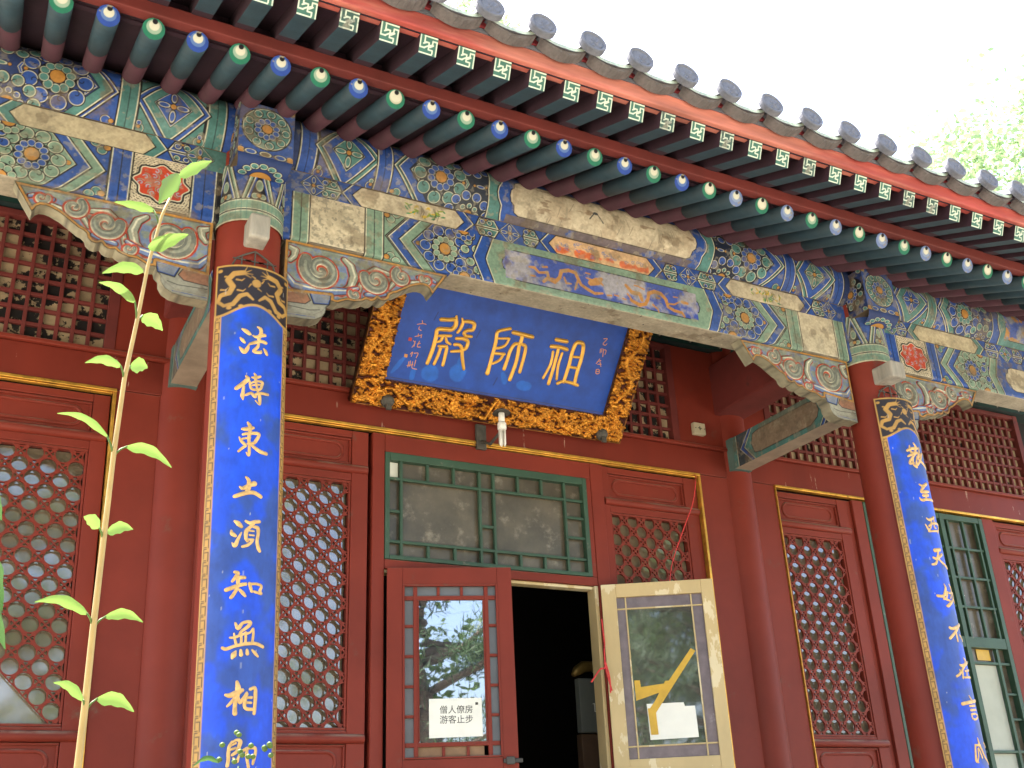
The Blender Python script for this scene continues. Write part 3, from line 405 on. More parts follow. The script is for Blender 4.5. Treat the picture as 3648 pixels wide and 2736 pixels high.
def paint_beam(sw, kind):
    B, G = (GRN, BLU) if sw else (BLU, LGR)
    cv = Cv(0, 1.66, V0, .23, .0025, lin(150, 138, 118, PK)); vm = .115
    lo = -.03
    def cut(c):      # colours wrap a little under the beam
        pass
    if not sw: cv.band(-.02, .148, BLU, y0=lo, lw=0, ww=0); cv.band(.148, .224, LGR, y0=lo-.1); cv.stroke([(.187, -.1), (.187, .24)], .004, BLK)
    else: cv.band(-.02, .155, BLK, y0=lo, lw=0, ww=0); cv.band(.158, .255, BLU, y0=lo-.1); cv.stroke([(.207, -.1), (.207, .24)], .004, BLK)
    p0, p1 = (.224, .464) if not sw else (.256, .480)
    if not sw:
        cv.band(p0, p1, BEI, y0=.0, ww=0, lw=.005); cv.band(p1, .548, LGR, y0=lo-.1); cv.stroke([(.506, -.1), (.506, .24)], .004, BLK)
    else:
        cv.band(p0, p1, BEI, y0=.0, ww=0, lw=.005); cv.band(p1, .562, BLU, y0=lo-.1); cv.stroke([(.521, -.1), (.521, .24)], .004, BLK)
        w = cv.win(p0, p1, .004, .226); X, Y = cv.X[w], cv.Y[w]
        th = np.arctan2(Y-vm, X-.368); rr = np.hypot(X-.368, (Y-vm)*1.12); n = vnoise(X, Y, .02, 2, 9)
        d = np.sin(rr*560+n*6)*np.sin(th*26+n*3); a = (sst(d, .25, .5)*.8)[..., None]; cv.C[w] = cv.C[w]*(1-a)+np.array(BLK)*a
        med = []
        for i in range(48):
            t = 2*math.pi*i/48; r = .092*(1+.09*math.cos(8*t)); med.append((.368+r*1.12*math.cos(t), vm+r*.92*math.sin(t)))
        cv.poly(med, REDP, lw=.008, ww=.004)
        for i in range(15):
            t = i*2.4; r = .012+.064*math.sqrt(i/15); x, y = .368+r*1.1*math.cos(t), vm+r*.85*math.sin(t)
            cv.stroke(arc(x, y, .011, t, t+4.6, 7, .004), .0045, lin(176, 178, 200, PK)); cv.stroke(arc(x, y, .017, t+1, t+2.6, 5), .003, LGR)
    e0 = .550 if not sw else .566
    cv.band(e0, 1.9, LGR if not sw else BLU, y0=lo, lw=.003, ww=0)
    for x, y in ((e0+.03, .02), (e0+.03, .205), (e0+.055, .0), (e0+.055, .235)): cv.circ(x, y, .020, LGR if not sw else B, lw=.004, ww=.002)
    cv.circ(e0+.012, .012, .014, ORG, lw=.004, ww=0); cv.circ(e0+.012, .222, .014, ORG, lw=.004, ww=0)
    def chev(t, col, k=.115, **kw): cv.poly([(t, vm), (t+k, vm-k-.03), (2, vm-k-.03), (2, vm+k+.03), (t+k, vm+k+.03)], col, **kw)
    kk = .135
    chev(e0+.006, B if not sw else G, kk); chev(.617, G if not sw else B, kk)
    if sw: chev(.572, LGR, kk); chev(.622, BLU, kk)
    else: chev(.564, BLU, kk); chev(.617, LGR, kk)
    chev(.676, BLU if not sw else LGR, kk, ww=.002)
    cv.circ(.706, vm, .011, ORG, lw=.002, ww=0)
    F1, F2 = (LGR, BLU) if not sw else (BLU, LGR)
    curls(cv, .832, vm, .092, .028, 10, F2, .0, 2*math.pi)
    # swirl field to the right
    cv.band(.935, 1.3, F2, y0=lo, lw=0, ww=0)
    for i, (x, y) in enumerate(((.945, .185), (.985, .15), (.955, .08), (.99, .045), (1.02, .11), (.93, .14), (1.03, .17), (1.02, .02), (.96, .215))):
        curl(cv, x, y, .022, i*1.3, F1, 1 if i % 2 else -1)
    flower(cv, .832, vm, .027, .060, 11, F1, ky=1.1)
    for yy in (.238, -.006):
        flower(cv, .925, yy, .026, .056, 10, F2 if not sw else LGR)
    cv.poly([(.965, lo), (1.045, vm), (.965, .27), (2, .27), (2, lo)] if False else [(1.035, -.06), (.967, vm), (1.035, .29), (2, .29), (2, -.06)], B if not sw else LGR)
    cv.poly([(1.09, -.06), (1.035, vm-.02), (1.03, vm), (1.035, vm+.02), (1.09, .29), (2, .29), (2, -.06)], LGR if not sw else BLU)
    pc = BEI if kind != 'M' else lin(120, 130, 190, PK)
    cv.poly([(1.18, .038), (1.15, .05), (1.142, .075), (1.12, .088), (1.112, vm), (1.12, .142), (1.142, .155), (1.15, .18), (1.18, .192), (2, .192), (2, .038)], pc, ww=0, lw=.005)
    # underside grey in the middle of the bay
    w = cv.win(.86, 1.66, V0, -.002); cv.C[w] = np.array(lin(188, 178, 156, PK))
    w = cv.win(0, .86, V0, -.05); cv.C[w] = np.array(lin(188, 178, 156, PK))
    return cv
def mirror(cv):     # half -> full bay of 3.32
    o = Cv.__new__(Cv); o.r = cv.r; o.ys = cv.ys
    o.xs = np.concatenate([cv.xs, 3.32-cv.xs[::-1][1:]]); o.X, o.Y = np.meshgrid(o.xs, o.ys)
    o.C = np.concatenate([cv.C, cv.C[:, ::-1][:, 1:]], 1).copy(); o.H = np.concatenate([cv.H, cv.H[:, ::-1][:, 1:]], 1).copy(); return o
PC = (0.04, 4.325, .15)      # purlin axis (y, z) and radius
def purlin_pos(cv, X):
    th = R_(32)+cv.Y/PC[2]; r = PC[2]+cv.H; return np.stack([X, PC[0]-r*np.sin(th), PC[1]-r*np.cos(th)], -1)
def strip_pos(cv, X): return np.stack([X, -.04-cv.H, 4.0915+cv.Y], -1)
BZ = 3.860
def beam_pos(cv, X):
    v = cv.Y; rad = .012
    under = v < 0
    y = np.where(under, -.04-v*(.14/.18), -.04-cv.H); z = np.where(under, BZ, BZ+v*(.2315/.23))
    # soft lower arris
    k = np.clip(1-np.abs(v)/rad, 0, 1); y = y+k*.004*np.where(under, 1, 1); z = z+k*.003
    return np.stack([X, y, z], -1)
DRG = [[(190,860,30),(250,870,45),(300,930,35),(400,930,40),(410,990,45),(350,1040,45)],[(400,1010,40),(480,1050,50),(545,990,50),(570,910,55),(660,900,55),(740,930,50),(770,1010,50),(800,1080,45)],[(800,1080,45),(880,1140,50),(960,1190,45),(1060,1190,30)],[(920,1060,80),(1000,1040,110),(1060,1010,50)],[(600,990,25),(620,1060,30),(680,1070,20)],[(770,1010,30),(740,1090,30),(720,1140,20)],
 [(350,860,30),(400,860,30)],[(200,965,26),(250,975,30)],[(440,1000,24),(480,1010,22)],[(870,930,22),(920,945,24)],[(1120,1215,24),(1170,1218,24)],[(1210,1212,22),(1260,1225,24)],[(1310,1255,20),(1350,1270,22)],[(1040,1050,50),(1075,1090,20)],[(930,1020,40),(870,990,16)],
 [(1370,1090,50),(1440,1180,60),(1540,1200,60),(1560,1280,50)],[(1420,1280,50),(1520,1340,60),(1600,1330,50),(1640,1270,50),(1660,1190,55),(1740,1170,60),(1820,1200,60),(1880,1270,55),(1900,1370,50),(1980,1420,50),(2080,1450,45),(2110,1500,30)],[(1380,1200,30),(1420,1260,30)],[(1480,1090,24),(1530,1100,24)],[(1700,1340,30),(1760,1400,26),(1770,1440,16)],[(1900,1330,30),(1990,1340,26),(2060,1310,20)],[(2100,1310,50),(2170,1330,40)],[(1760,1250,30),(1800,1260,24)],[(1600,1140,30),(1540,1110,20)],[(1990,1240,20),(2040,1250,20)]]
def dragons(cv):
    g = lin(206, 146, 78, PK)
    for st in DRG: cv.stroke([(1.168+x*.000445, .178-(y-(690+.235*x))*.000426, w*.00036) for x, y, w in st], .01, g)
def dragon(cv, x0, y0, s, d, n=9):
    pts = []
    for i in range(46):
        t = i/45; w = .006+.012*math.sin(math.pi*min(1, t*1.3))*(1-.6*t); pts.append((x0+d*s*(.40*t), y0+s*.085*math.sin(t*11+.6)*(1-.3*t)+s*.02*math.cos(t*4), w*1.25))
    g = lin(214, 140, 62, PK)
    cv.stroke(pts, .01, g)
    for t in (5, 13, 22, 31, 38):
        p = pts[t]; cv.stroke([(p[0], p[1], .007), (p[0]+d*.012, p[1]-.022, .006), (p[0]+d*.026, p[1]-.026, .003)], .006, g)
        cv.stroke([(p[0], p[1], .006), (p[0]+d*.008, p[1]+.02, .004)], .005, g)
    cv.circ(pts[0][0]-d*.012, pts[0][1]+.004, .020, g, ry=.014, lw=0, ww=0)
    for a in (-.5, 0, .5, 1): cv.stroke([(pts[0][0]-d*.01, pts[0][1], .005), (pts[0][0]-d*.04*math.cos(a), pts[0][1]+.036*math.sin(a), .002)], .004, g)
    r = random.Random(int(x0*100))
    for _ in range(10):
        cv.ell(x0+d*s*.4*r.random(), y0+(r.random()-.5)*.13, .012, .005, r.random(), g, lw=0, ww=0)
bays = {}
for key, sw in (('M', False), ('L', True)):
    bays[key] = (paint_purlin(sw), paint_strip(sw), paint_beam(sw, key))
def finish(cvs, key, seed):
    P, S, B = cvs
    if key == 'M':
        # long faded cream panel on the purlin
        w = P.win(1.15, 2.17, .045, .222); X, Y = P.X[w], P.Y[w]; n = vnoise(X, Y, .10, 6, 21)
        a = sst(n, .46, .62)[..., None]*.55; P.C[w] = P.C[w]*(1-a)+np.array(lin(178, 158, 130, PK))*a
        n = vnoise(X*.4, Y, .03, 4, 23); a = (sst(n, .66, .74)*.6)[..., None]; P.C[w] = P.C[w]*(1-a)+np.array(lin(120, 82, 50, PK))*a
        r = random.Random(4)
        for _ in range(16):
            x, y = 1.2+r.random()*.9, .06+r.random()*.14; dx = (r.random()-.5)*.06; P.stroke([(x, y), (x+dx, y-.05)], .002, lin(110, 100, 84, PK))
        P.stroke([(1.585, .15), (1.56, .115)], .006, lin(70, 76, 78, PK)); P.stroke([(1.60, .15), (1.635, .11)], .006, lin(70, 76, 78, PK)); P.circ(1.592, .15, .014, lin(70, 76, 78, PK), ry=.008, lw=0, ww=0)
        w = P.win(1.13, 2.19, .0, .04); n = vnoise(P.X[w], P.Y[w], .09, 4, 5); a = sst(n, .42, .55)[..., None]*.8; P.C[w] = P.C[w]*(1-a)+np.array(BRN)*a
        # red and blue scrolls on the peach hexagon
        w = S.win(1.40, 1.92, .004, .098); n = vnoise(S.X[w], S.Y[w], .05, 3, 14); g = np.exp(-((S.Y[w]-.03)/.03)**2)
        a = (sst(n*g, .33, .5))[..., None]*.9; S.C[w] = S.C[w]*(1-a)+np.array(lin(232, 110, 62, PK))*a
        r = random.Random(8)
        for i in range(26):
            x, y = 1.41+r.random()*.50, .02+r.random()*.062; t = r.random()*6
            S.stroke(arc(x, y, .012, t, t+3+r.random()*2, 6, .005), .0028, lin(120, 140, 185, PK)); S.stroke([(x, y), (x+.03*math.cos(t), y+.014*math.sin(t))], .0025, lin(120, 140, 185, PK))
        # flowering sprigs
        for X0, sg in ((.70, 1), (2.62, 1)):
            for i in range(34):
                x, y = X0+(r.random()-.3)*.19, .05+(r.random()-.5)*.06-.12*(0); t = r.random()*3
                c = [lin(70, 150, 100, PK), lin(70, 150, 100, PK), lin(150, 170, 60, PK), lin(225, 190, 60, PK)][r.randrange(4)]
                S.ell(x, y, .009+.006*r.random(), .004, t, c, lw=0, ww=0)
            for i in range(5):
                x = X0+r.random()*.12; S.stroke([(x, .02), (x+.01, .05), (x+.025*(r.random()-.3), .08)], .002, BLK)
        # dragons on the blue panel
        w = B.win(1.13, 2.19, .042, .188); X, Y = B.X[w], B.Y[w]; n = vnoise(X, Y, .12, 6, 31)
        a = sst(n, .52, .68)[..., None]; B.C[w] = (np.array(lin(176, 174, 186, PK))*a+np.array(lin(62, 90, 188, PK))*(1-a))
        dragons(B)
        w = B.win(.228, .460, .0, .23); n = vnoise(B.X[w], B.Y[w], .014, 3, 40); a = (sst(n, .56, .66)*.7)[..., None]; B.C[w] = B.C[w]*(1-a)+np.array(GRY)*a
        w = B.win(3.32-.460, 3.32-.228, .0, .23); n = vnoise(B.X[w], B.Y[w], .05, 5, 41); a = (sst(n, .58, .70)*.4)[..., None]; B.C[w] = B.C[w]*(1-a)+np.array(GRY)*a
        w = B.win(.8, 2.5, V0, -.004); n = vnoise(B.X[w], B.Y[w], .05, 5, 51); a = (sst(n, .55, .7)*.6)[..., None]; B.C[w] = B.C[w]*(1-a)+np.array(lin(190, 184, 160, PK))*a
        for _ in range(26):
            x, y = .85+r.random()*1.6, V0+r.random()*.17; B.ell(x, y, .003+.006*r.random(), .002+.003*r.random(), r.random()*3, lin(226, 216, 186, PK) if r.random() < .6 else BLK, lw=0, ww=0)
        B.stroke(arc(1.75, -.07, .035, 1.9, 4.2, 8), .004, lin(220, 212, 186, PK))
    else:
        x0 = 1.14
        w = P.win(x0, 2.18, .045, .222); X, Y = P.X[w], P.Y[w]; n = vnoise(X, Y, .08, 6, 61); m = vnoise(X, Y, .05, 4, 63)
        a = sst(n, .45, .6)[..., None]; P.C[w] = np.array(lin(150, 155, 170, PK))*a+np.array(lin(70, 100, 190, PK))*(1-a)
        a = sst(m, .56, .66)[..., None]; P.C[w] = P.C[w]*(1-a)+np.array(ORG)*a
    for k, c in enumerate(cvs):
        wear(c, seed+k*7, .55, BRN, .09, .63)
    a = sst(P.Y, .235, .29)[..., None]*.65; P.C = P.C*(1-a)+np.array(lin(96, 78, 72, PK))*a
    P.H += 0
purlins, strips, fangs = [], [], []
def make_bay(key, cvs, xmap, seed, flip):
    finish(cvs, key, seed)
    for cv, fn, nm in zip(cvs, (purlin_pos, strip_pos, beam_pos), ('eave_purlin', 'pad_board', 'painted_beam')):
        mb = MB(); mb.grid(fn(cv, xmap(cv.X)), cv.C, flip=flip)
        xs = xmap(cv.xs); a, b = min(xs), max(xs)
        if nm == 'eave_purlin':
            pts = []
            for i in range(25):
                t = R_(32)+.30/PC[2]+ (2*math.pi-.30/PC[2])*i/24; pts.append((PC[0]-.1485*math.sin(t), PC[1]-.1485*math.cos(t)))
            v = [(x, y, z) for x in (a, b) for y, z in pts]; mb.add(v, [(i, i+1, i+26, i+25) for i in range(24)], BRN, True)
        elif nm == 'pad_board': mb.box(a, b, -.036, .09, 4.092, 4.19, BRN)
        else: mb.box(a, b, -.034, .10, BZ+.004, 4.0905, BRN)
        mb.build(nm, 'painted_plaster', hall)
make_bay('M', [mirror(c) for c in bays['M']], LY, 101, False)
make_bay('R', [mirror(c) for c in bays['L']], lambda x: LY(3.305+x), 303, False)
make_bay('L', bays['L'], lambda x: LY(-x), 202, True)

# ---- front columns
def beam_head(X):
    """the square carved head over each column"""
    f = Cv(-.112, .112, 0, .25, .0025, DBL)
    f.band(-.2, .2, BLU, lw=0, ww=0); f.circ(0, .135, .104, BLK, lw=0, ww=0); f.circ(0, .135, .100, GRN, lw=.004, ww=.003)
    curls(f, 0, .135, .078, .019, 9, GRN); flower(f, 0, .135, .022, .052, 10, BLU)
    for x, y in ((-.1, .01), (.1, .01), (-.1, .245), (.1, .245)): f.circ(x, y, .016, ORG, lw=.003, ww=.001)
    for x in (-.06, 0, .06): f.ell(x, .012, .026, .013, 0, BLU if x else BRN, lw=.003, ww=.002)
    wear(f, int(X*10)+3, .6, BRN, .05, .55)
    mb = MB(); YF, Z0 = -.20, 4.105
    mb.grid(np.stack([X+f.X, YF-f.H, Z0+f.Y], -1), f.C)
    s = Cv(0, .20, 0, .25, .003, DBL); s.circ(.10, .13, .095, BLK, lw=.003, ww=0); curls(s, .10, .13, .072, .018, 9, GRN); flower(s, .10, .13, .02, .048, 10, BLU)
    for x, y in ((.02, .01), (.18, .01), (.02, .24), (.18, .24)): s.ell(x, y, .02, .012, .6, GRN, lw=.003, ww=.002)
    wear(s, int(X*10)+9, .6, BRN, .05, .5)
    mb.grid(np.stack([X-.113-s.H, .0-.2+s.X, Z0+s.Y], -1), s.C, flip=True)
    mb.grid(np.stack([X+.113+s.H, -.2+s.X, Z0+s.Y], -1), s.C)
    mb.box(X-.111, X+.111, -.198, .12, Z0-.002, Z0+.249, BRN)
    # curved chin under the head
    g = Cv(-.112, .112, 0, .16, .003, DBL); curls(g, 0, .16, .085, .020, 7, GRN, math.pi+.2, 2*math.pi-.2); g.circ(0, .165, .05, ORG, lw=.003, ww=0)
    th = g.Y/.16*R_(80); k = .07
    mb.grid(np.stack([X+g.X*(1-.10*np.sin(th)), -.20+k*1.15*(1-np.cos(th)), Z0-.060*np.sin(th)], -1), g.C, flip=True)
    return mb
def column_head(X):
    cv = Cv(-math.pi, math.pi, 0, .28, .02, LGR)
    r = .1315; n = 320; cv = Cv(-math.pi*r, math.pi*r, 0, .28, .003, BLU)
    per = 2*math.pi*r/6
    for i in range(-5, 6):
        x = i*per+per*0
        cv.poly([(x-.069, .10), (x-.01, .32), (x+.01, .32), (x+.069, .10)], LGR); cv.poly([(x-.052, .10), (x, .285), (x+.052, .10)], BLU)
        cv.poly([(x-.036, .10), (x, .235), (x+.036, .10)], BLK, lw=.002, ww=0)
        cv.ell(x, .168, .028, .015, math.pi/2, LGR, lw=.002, ww=.002); cv.circ(x-.015, .118, .014, LGR, lw=.002, ww=.002); cv.circ(x+.016, .118, .013, LGR, lw=.002, ww=.002)
        cv.circ(x, .122, .010, ORG, lw=.003, ww=0)
    cv.band(-1, 1, LGR, y0=.052, y1=.102); cv.band(-1, 1, LGR, y0=-.02, y1=.052)
    for i in range(40):
        x = -math.pi*r+i*.0205; cv.stroke([(x, .0), (x, .10)], .0012, GRN)
    w = cv.win(-1, 1, -.01, .008); cv.C[w] = np.array(BEI)
    wear(cv, int(X*7)+33, .35, BRN, .06, .6)
    th = cv.X/r; rr = r+.004+cv.H
    mb = MB(); mb.grid(np.stack([X+rr*np.sin(th), -rr*np.cos(th), 3.84+cv.Y], -1), cv.C)
    return mb
def seg_column(mb, X, Y, r, z0, z1, col=RED, seg=64):
    P = []
    zs = np.linspace(z0, z1, 14); th = np.linspace(0, 2*np.pi, seg+1)
    T, Z = np.meshgrid(th, zs); P = np.stack([X+r*np.cos(T), Y+r*np.sin(T), Z], -1); mb.grid(P, np.zeros(P.shape)+np.array(col))
for X in (0.0, 3.375):
    mb = MB(); seg_column(mb, X, 0, .128, .12, 4.2)
    o = mb.build('front_column', 'red_lacquer', hall, label='red front column with a green painted head')
    h = column_head(X).build('painted_head', 'painted_plaster', o)
    h = beam_head(X).build('beam_head', 'painted_plaster', o)
    mb = MB(); mb.box(X-.045, X+.035, -.215, -.10, 3.72, 3.83) if X < 1 else mb.box(X-.075, X+.025, -.24, -.10, 3.70, 3.795)
    mb.build('wooden_peg', 'grey_wood', o, bevel=.012)
    mb = MB()
    for x in (-.05, 0, .05): mb.obox((X+x-.035, -.136, 3.655), (X+x+.035, -.136, 3.655), .005, .004); mb.obox((X+x, -.136, 3.63), (X+x, -.136, 3.665 if x else 3.70), .005, .004, up=(0, 1, 0))
    mb.tube([(X-.085, -.125, 3.625), (X-.07, -.133, 3.66), (X-.03, -.136, 3.685), (X, -.138, 3.70), (X+.03, -.136, 3.685), (X+.07, -.133, 3.66), (X+.085, -.125, 3.625)], .004, 6)
    mb.build('iron_hanger', 'old_iron', o)
    mb = MB(); mb.tube([(X, 0, 0.0), (X, 0, .06), (X, 0, .13)], [.24, .24, .18], 40); mb.build('stone_base', 'stone_paving', o)
for X in (0.0, 3.41):
    mb = MB(); seg_column(mb, X, 1.25, .125, .1, 4.9); mb.build('wall_column', 'red_lacquer', hall)

# ---- carved spandrel brackets
QO = [(.147, 3.862), (.873, 3.857), (.8, 3.743), (.787, 3.768), (.774, 3.778), (.755, 3.780), (.737, 3.776), (.701, 3.76), (.664, 3.735), (.635, 3.715), (.619, 3.709), (.605, 3.698), (.599, 3.68), (.585, 3.667), (.569, 3.663), (.556, 3.668), (.549, 3.672), (.539, 3.659), (.526, 3.652), (.514, 3.651), (.499, 3.655), (.488, 3.646), (.475, 3.640), (.446, 3.632), (.42, 3.634), (.397, 3.624), (.375, 3.612), (.347, 3.616), (.341, 3.596), (.327, 3.583), (.325, 3.557), (.31, 3.533), (.282, 3.517), (.24, 3.511), (.147, 3.508)]
UP = [p for p in QO[:28]]+[(.347, 3.640), (.147, 3.620)]
def paint_queti():
    cv = Cv(.140, .880, 3.50, 3.87, .0025, lin(150, 152, 138, PK))
    p = np.array(UP); sd = sdpoly(p, cv.X, cv.Y); W = (slice(None), slice(None))
    cv.blend(W, sd, ORG); cv.blend(W, sd+.011, BLK); cv.blend(W, sd+.0135, lin(150, 160, 146, PK))
    w_ = (vnoise(cv.X, cv.Y, .035, 4, 66))[..., None]; fz = (sd < -.0135)[..., None]; t_ = sst(w_, .45, .6); cv.C = np.where(fz, cv.C*(1-t_)+np.array(lin(128, 146, 182, PK))*t_*1.0, cv.C)
    inner = sd+.0135
    keep = cv.C.copy()
    cv.H -= .006*(inner < 0)
    LG = lin(166, 170, 152, PK); DG = lin(128, 132, 122, PK); BG = lin(120, 142, 190, PK)
    def spiral(cx, cy, R, turns, d, ph, w0, w1):
        pts = []
        for i in range(40):
            t = i/39; a = ph+d*t*turns*2*math.pi; rr = R*(1-t)**.8+.003; pts.append((cx+rr*math.cos(a), cy+rr*math.sin(a), w0*(1-t)+w1*t))
        cv.stroke([(a, b, c+.022) for a, b, c in pts], .02, REDP, h=-.004)
        cv.stroke(pts, .02, DG, rim=.003, rimc=WHT, h=.004); cv.stroke([(a+.002, b+.003, c*.30) for a, b, c in pts[1:-8]], .01, LG, h=.006)
    def lobe(pts, c=LG): cv.stroke([(a, b, w+.012) for a, b, w in pts], .02, REDP, h=-.004); cv.stroke(pts, .02, c, rim=.003, rimc=BLK, h=.003); cv.stroke([(a+.002, b+.002, w*.22) for a, b, w in pts], .02, WHT, h=.004)
    # leaf ribbons
    lobe([(.39, 3.66, .02), (.43, 3.70, .03), (.445, 3.75, .035), (.43, 3.80, .03), (.40, 3.825, .02)], LG)
    lobe([(.46, 3.66, .015), (.475, 3.72, .022), (.50, 3.775, .028), (.54, 3.81, .026), (.60, 3.80, .018)], LG)
    lobe([(.155, 3.70, .02), (.19, 3.66, .03), (.25, 3.655, .035), (.33, 3.66, .04), (.41, 3.675, .025), (.46, 3.70, .014)], BG)
    lobe([(.60, 3.73, .014), (.63, 3.775, .024), (.68, 3.775, .024), (.74, 3.79, .018)], LG)
    lobe([(.735, 3.815, .014), (.78, 3.825, .016), (.815, 3.81, .012)], BG)
    lobe([(.165, 3.83, .02), (.19, 3.82, .03), (.185, 3.79, .025), (.17, 3.77, .018)], LG)
    lobe([(.50, 3.68, .016), (.54, 3.69, .026), (.58, 3.70, .018)], BG)
    spiral(.300, 3.752, .070, 1.7, 1, 2.6, .046, .016)
    spiral(.543, 3.757, .050, 1.4, 1, 2.9, .036, .012)
    spiral(.659, 3.800, .034, 1.25, 1, 2.2, .026, .009)
    spiral(.774, 3.812, .020, 1.0, 1, 2.8, .014, .005)
    spiral(.450, 3.670, .018, 1.0, 1, 2.8, .014, .005)
    # clip back to the inner field, redraw the border
    m = (inner > 0)[..., None]; cv.C = np.where(m, keep, cv.C); cv.H = np.where(inner > 0, .002, cv.H)
    # lower block and lobe
    lw = sd > .001
    low = Cv.__new__(Cv); low.__dict__.update(cv.__dict__); low.C = np.zeros_like(cv.C)+np.array(lin(172, 170, 152, PK)); low.H = np.zeros_like(cv.H)
    low.poly([(.255, 3.637), (.347, 3.640), (.341, 3.596), (.275, 3.587)], lin(140, 148, 165, PK), lw=.005, ww=.003, white=BLU)
    low.poly([(.12, 3.632), (.245, 3.632), (.262, 3.60), (.24, 3.580), (.12, 3.572)], lin(170, 118, 88, PK), lw=.004, ww=0)
    low.stroke([(.15, 3.560), (.26, 3.556), (.30, 3.565)], .003, BLK); low.stroke([(.15, 3.530), (.27, 3.535), (.31, 3.56), (.33, 3.59)], .003, GRY)
    low.stroke([(.15, 3.522), (.28, 3.527)], .003, BLU)
    cv.C = np.where(lw[..., None], low.C, cv.C); cv.H = np.where(lw, low.H, cv.H)
    wear(cv, 77, .5, BRN, .05, .6)
    return cv
QC = paint_queti(); QM = sdpoly(np.array(QO), QC.X, QC.Y) < -.0005
def dense(poly, st=.012):
    o = []
    for i in range(len(poly)):
        a, b = poly[i], poly[(i+1) % len(poly)]; k = max(1, int(math.hypot(b[0]-a[0], b[1]-a[1])/st))
        for j in range(k): o.append((a[0]+(b[0]-a[0])*j/k, a[1]+(b[1]-a[1])*j/k))
    return o
def queti(x0, d, lbl=None):
    mb = MB(); X = x0+d*QC.X
    mb.grid(np.stack([X, -.021-QC.H, QC.Y], -1), QC.C, QM, flip=(d < 0))
    body = dense(QO); n = len(body); V = []; Cc = []
    for y in (-.022, .0, .03, .045):
        for i, (x, z) in enumerate(body):
            V.append((x0+d*x, y, z)); t = vnoise(np.array([[x*3.0]]), np.array([[y*3.0]]), .06, 2, 5)[0, 0]
            Cc.append(tuple(np.array(lin(178, 172, 146, PK))*(1 if t < .55 else .75) if i % 9 else np.array(GRY)*.6))
    F = []
    for k in range(3):
        for i in range(n):
            q = (k*n+i, k*n+(i+1) % n, (k+1)*n+(i+1) % n, (k+1)*n+i); F.append(q if d > 0 else q[::-1])
    mb.add(V, F, np.array(Cc)); mb.add([(x0+d*x, .045, z) for x, z in body], [tuple(range(n)) if d < 0 else tuple(range(n))[::-1]], GRY)
    return mb.build('carved_bracket', 'painted_plaster', hall, label=lbl)
queti(0.0, 1); queti(0.0, -1); queti(LY(3.305)+.005, -1); queti(LY(3.305)-.01, 1)

# ---- tie beams from the columns back to the wall
def tie(X, lbl=None):
    mb = MB(); z0, z1, x0, x1 = 3.645, 3.845, X-.062, X+.062
    cv = Cv(.10, 1.16, 0, .20, .004, BLU)
    # painted cheeks
    cv.band(0, 2, lin(60, 74, 84, PK), lw=0, ww=0)
    for a, b in ((1.06, 1.16), (.10, .22)): cv.band(a, b, GRN)
    cv.stroke([(1.11, 0), (1.11, .2)], .003, BLK)
    cv.poly([(1.04, .10), (.93, -.02), (.33, -.02), (.22, .10), (.33, .22), (.93, .22)], BLU); cv.poly([(1.0, .10), (.90, -.02), (.36, -.02), (.26, .10), (.36, .22), (.90, .22)], GRN)
    cv.poly([(.93, .10), (.91, .04), (.86, .03), (.42, .03), (.36, .06), (.34, .10), (.36, .16), (.42, .17), (.86, .17), (.91, .16)], lin(150, 132, 112, PK), ww=0, lw=.005)
    wear(cv, int(X)+5, .5, BRN, .08, .55)
    mb.grid(np.stack([0*cv.X+x0, cv.X, z0+cv.Y], -1), cv.C, flip=True); mb.grid(np.stack([0*cv.X+x1, cv.X, z0+cv.Y], -1), cv.C)
    mb.box(x0+.001, x1-.001, .10, 1.16, z0, z1, lin(176, 160, 140, PK))
    mb.box(x0-.003, x1+.003, 1.10, 1.165, z0-.003, z1+.003, lin(104, 130, 124, PK))
    mb.build('tie_beam', 'painted_plaster', hall, label=lbl, bevel=0)
    mb = MB(); mb.box(X-.115, X+.115, .12, 1.3, 4.02, 4.36); mb.build('cross_beam', 'red_dark_wood', hall, bevel=.01)
tie(-.01); tie(3.39)
# ---- eaves: round rafters, square flying rafters, fascia, tiles
RS, RX0, SL = .1489, -.8233, .415
def copy_part(o, parent, dx):
    c = o.copy(); COL.objects.link(c); c.parent = parent
    if parent is hall: c.location.x += dx
    for ch in [k for k in o.children]: copy_part(ch, c, 0)
    return c
ax = Vector((0, -1, -SL)).normalized(); axn = Vector((0, SL, -1)).normalized()
def raf_end(kind):
    c1, c2 = {'b': (lin(52, 92, 196, .55), lin(112, 150, 220, .55)), 'g': (lin(44, 142, 114, .55), lin(176, 208, 186, .6)),
              'p': (lin(128, 152, 208, .6), lin(160, 182, 220, .6)), 'h': (lin(44, 142, 114, .55), lin(226, 226, 200, .6))}[kind]
    cv = Cv(-.041, .041, -.041, .041, .0019, c1)
    cv.circ(0, .007, .0255, c2, lw=0, ww=0); cv.circ(0, .012, .0175 if kind != 'h' else .023, lin(236, 236, 216, .66), lw=0, ww=0)
    cv.circ(.001, .0265, .0095, BLK, lw=0, ww=0)
    n = vnoise(cv.X, cv.Y, .03, 4, ord(kind)); a = (sst(n, .70, .74)*.8)[..., None]; cv.C = cv.C*(1-a)+np.array(lin(170, 160, 135, .7))*a
    o = Vector((0, -.6717, 4.1686))+ax*.0015; up = -axn
    P = np.zeros(cv.X.shape+(3,)); 
    P[..., 0] = cv.X; P[..., 1] = o.y+cv.Y*up.y; P[..., 2] = o.z+cv.Y*up.z
    mb = MB(); mb.grid(P, cv.C, (np.hypot(cv.X, cv.Y) < .0388)); return mb
rnd = random.Random(5)
ends = {}
base_r = None
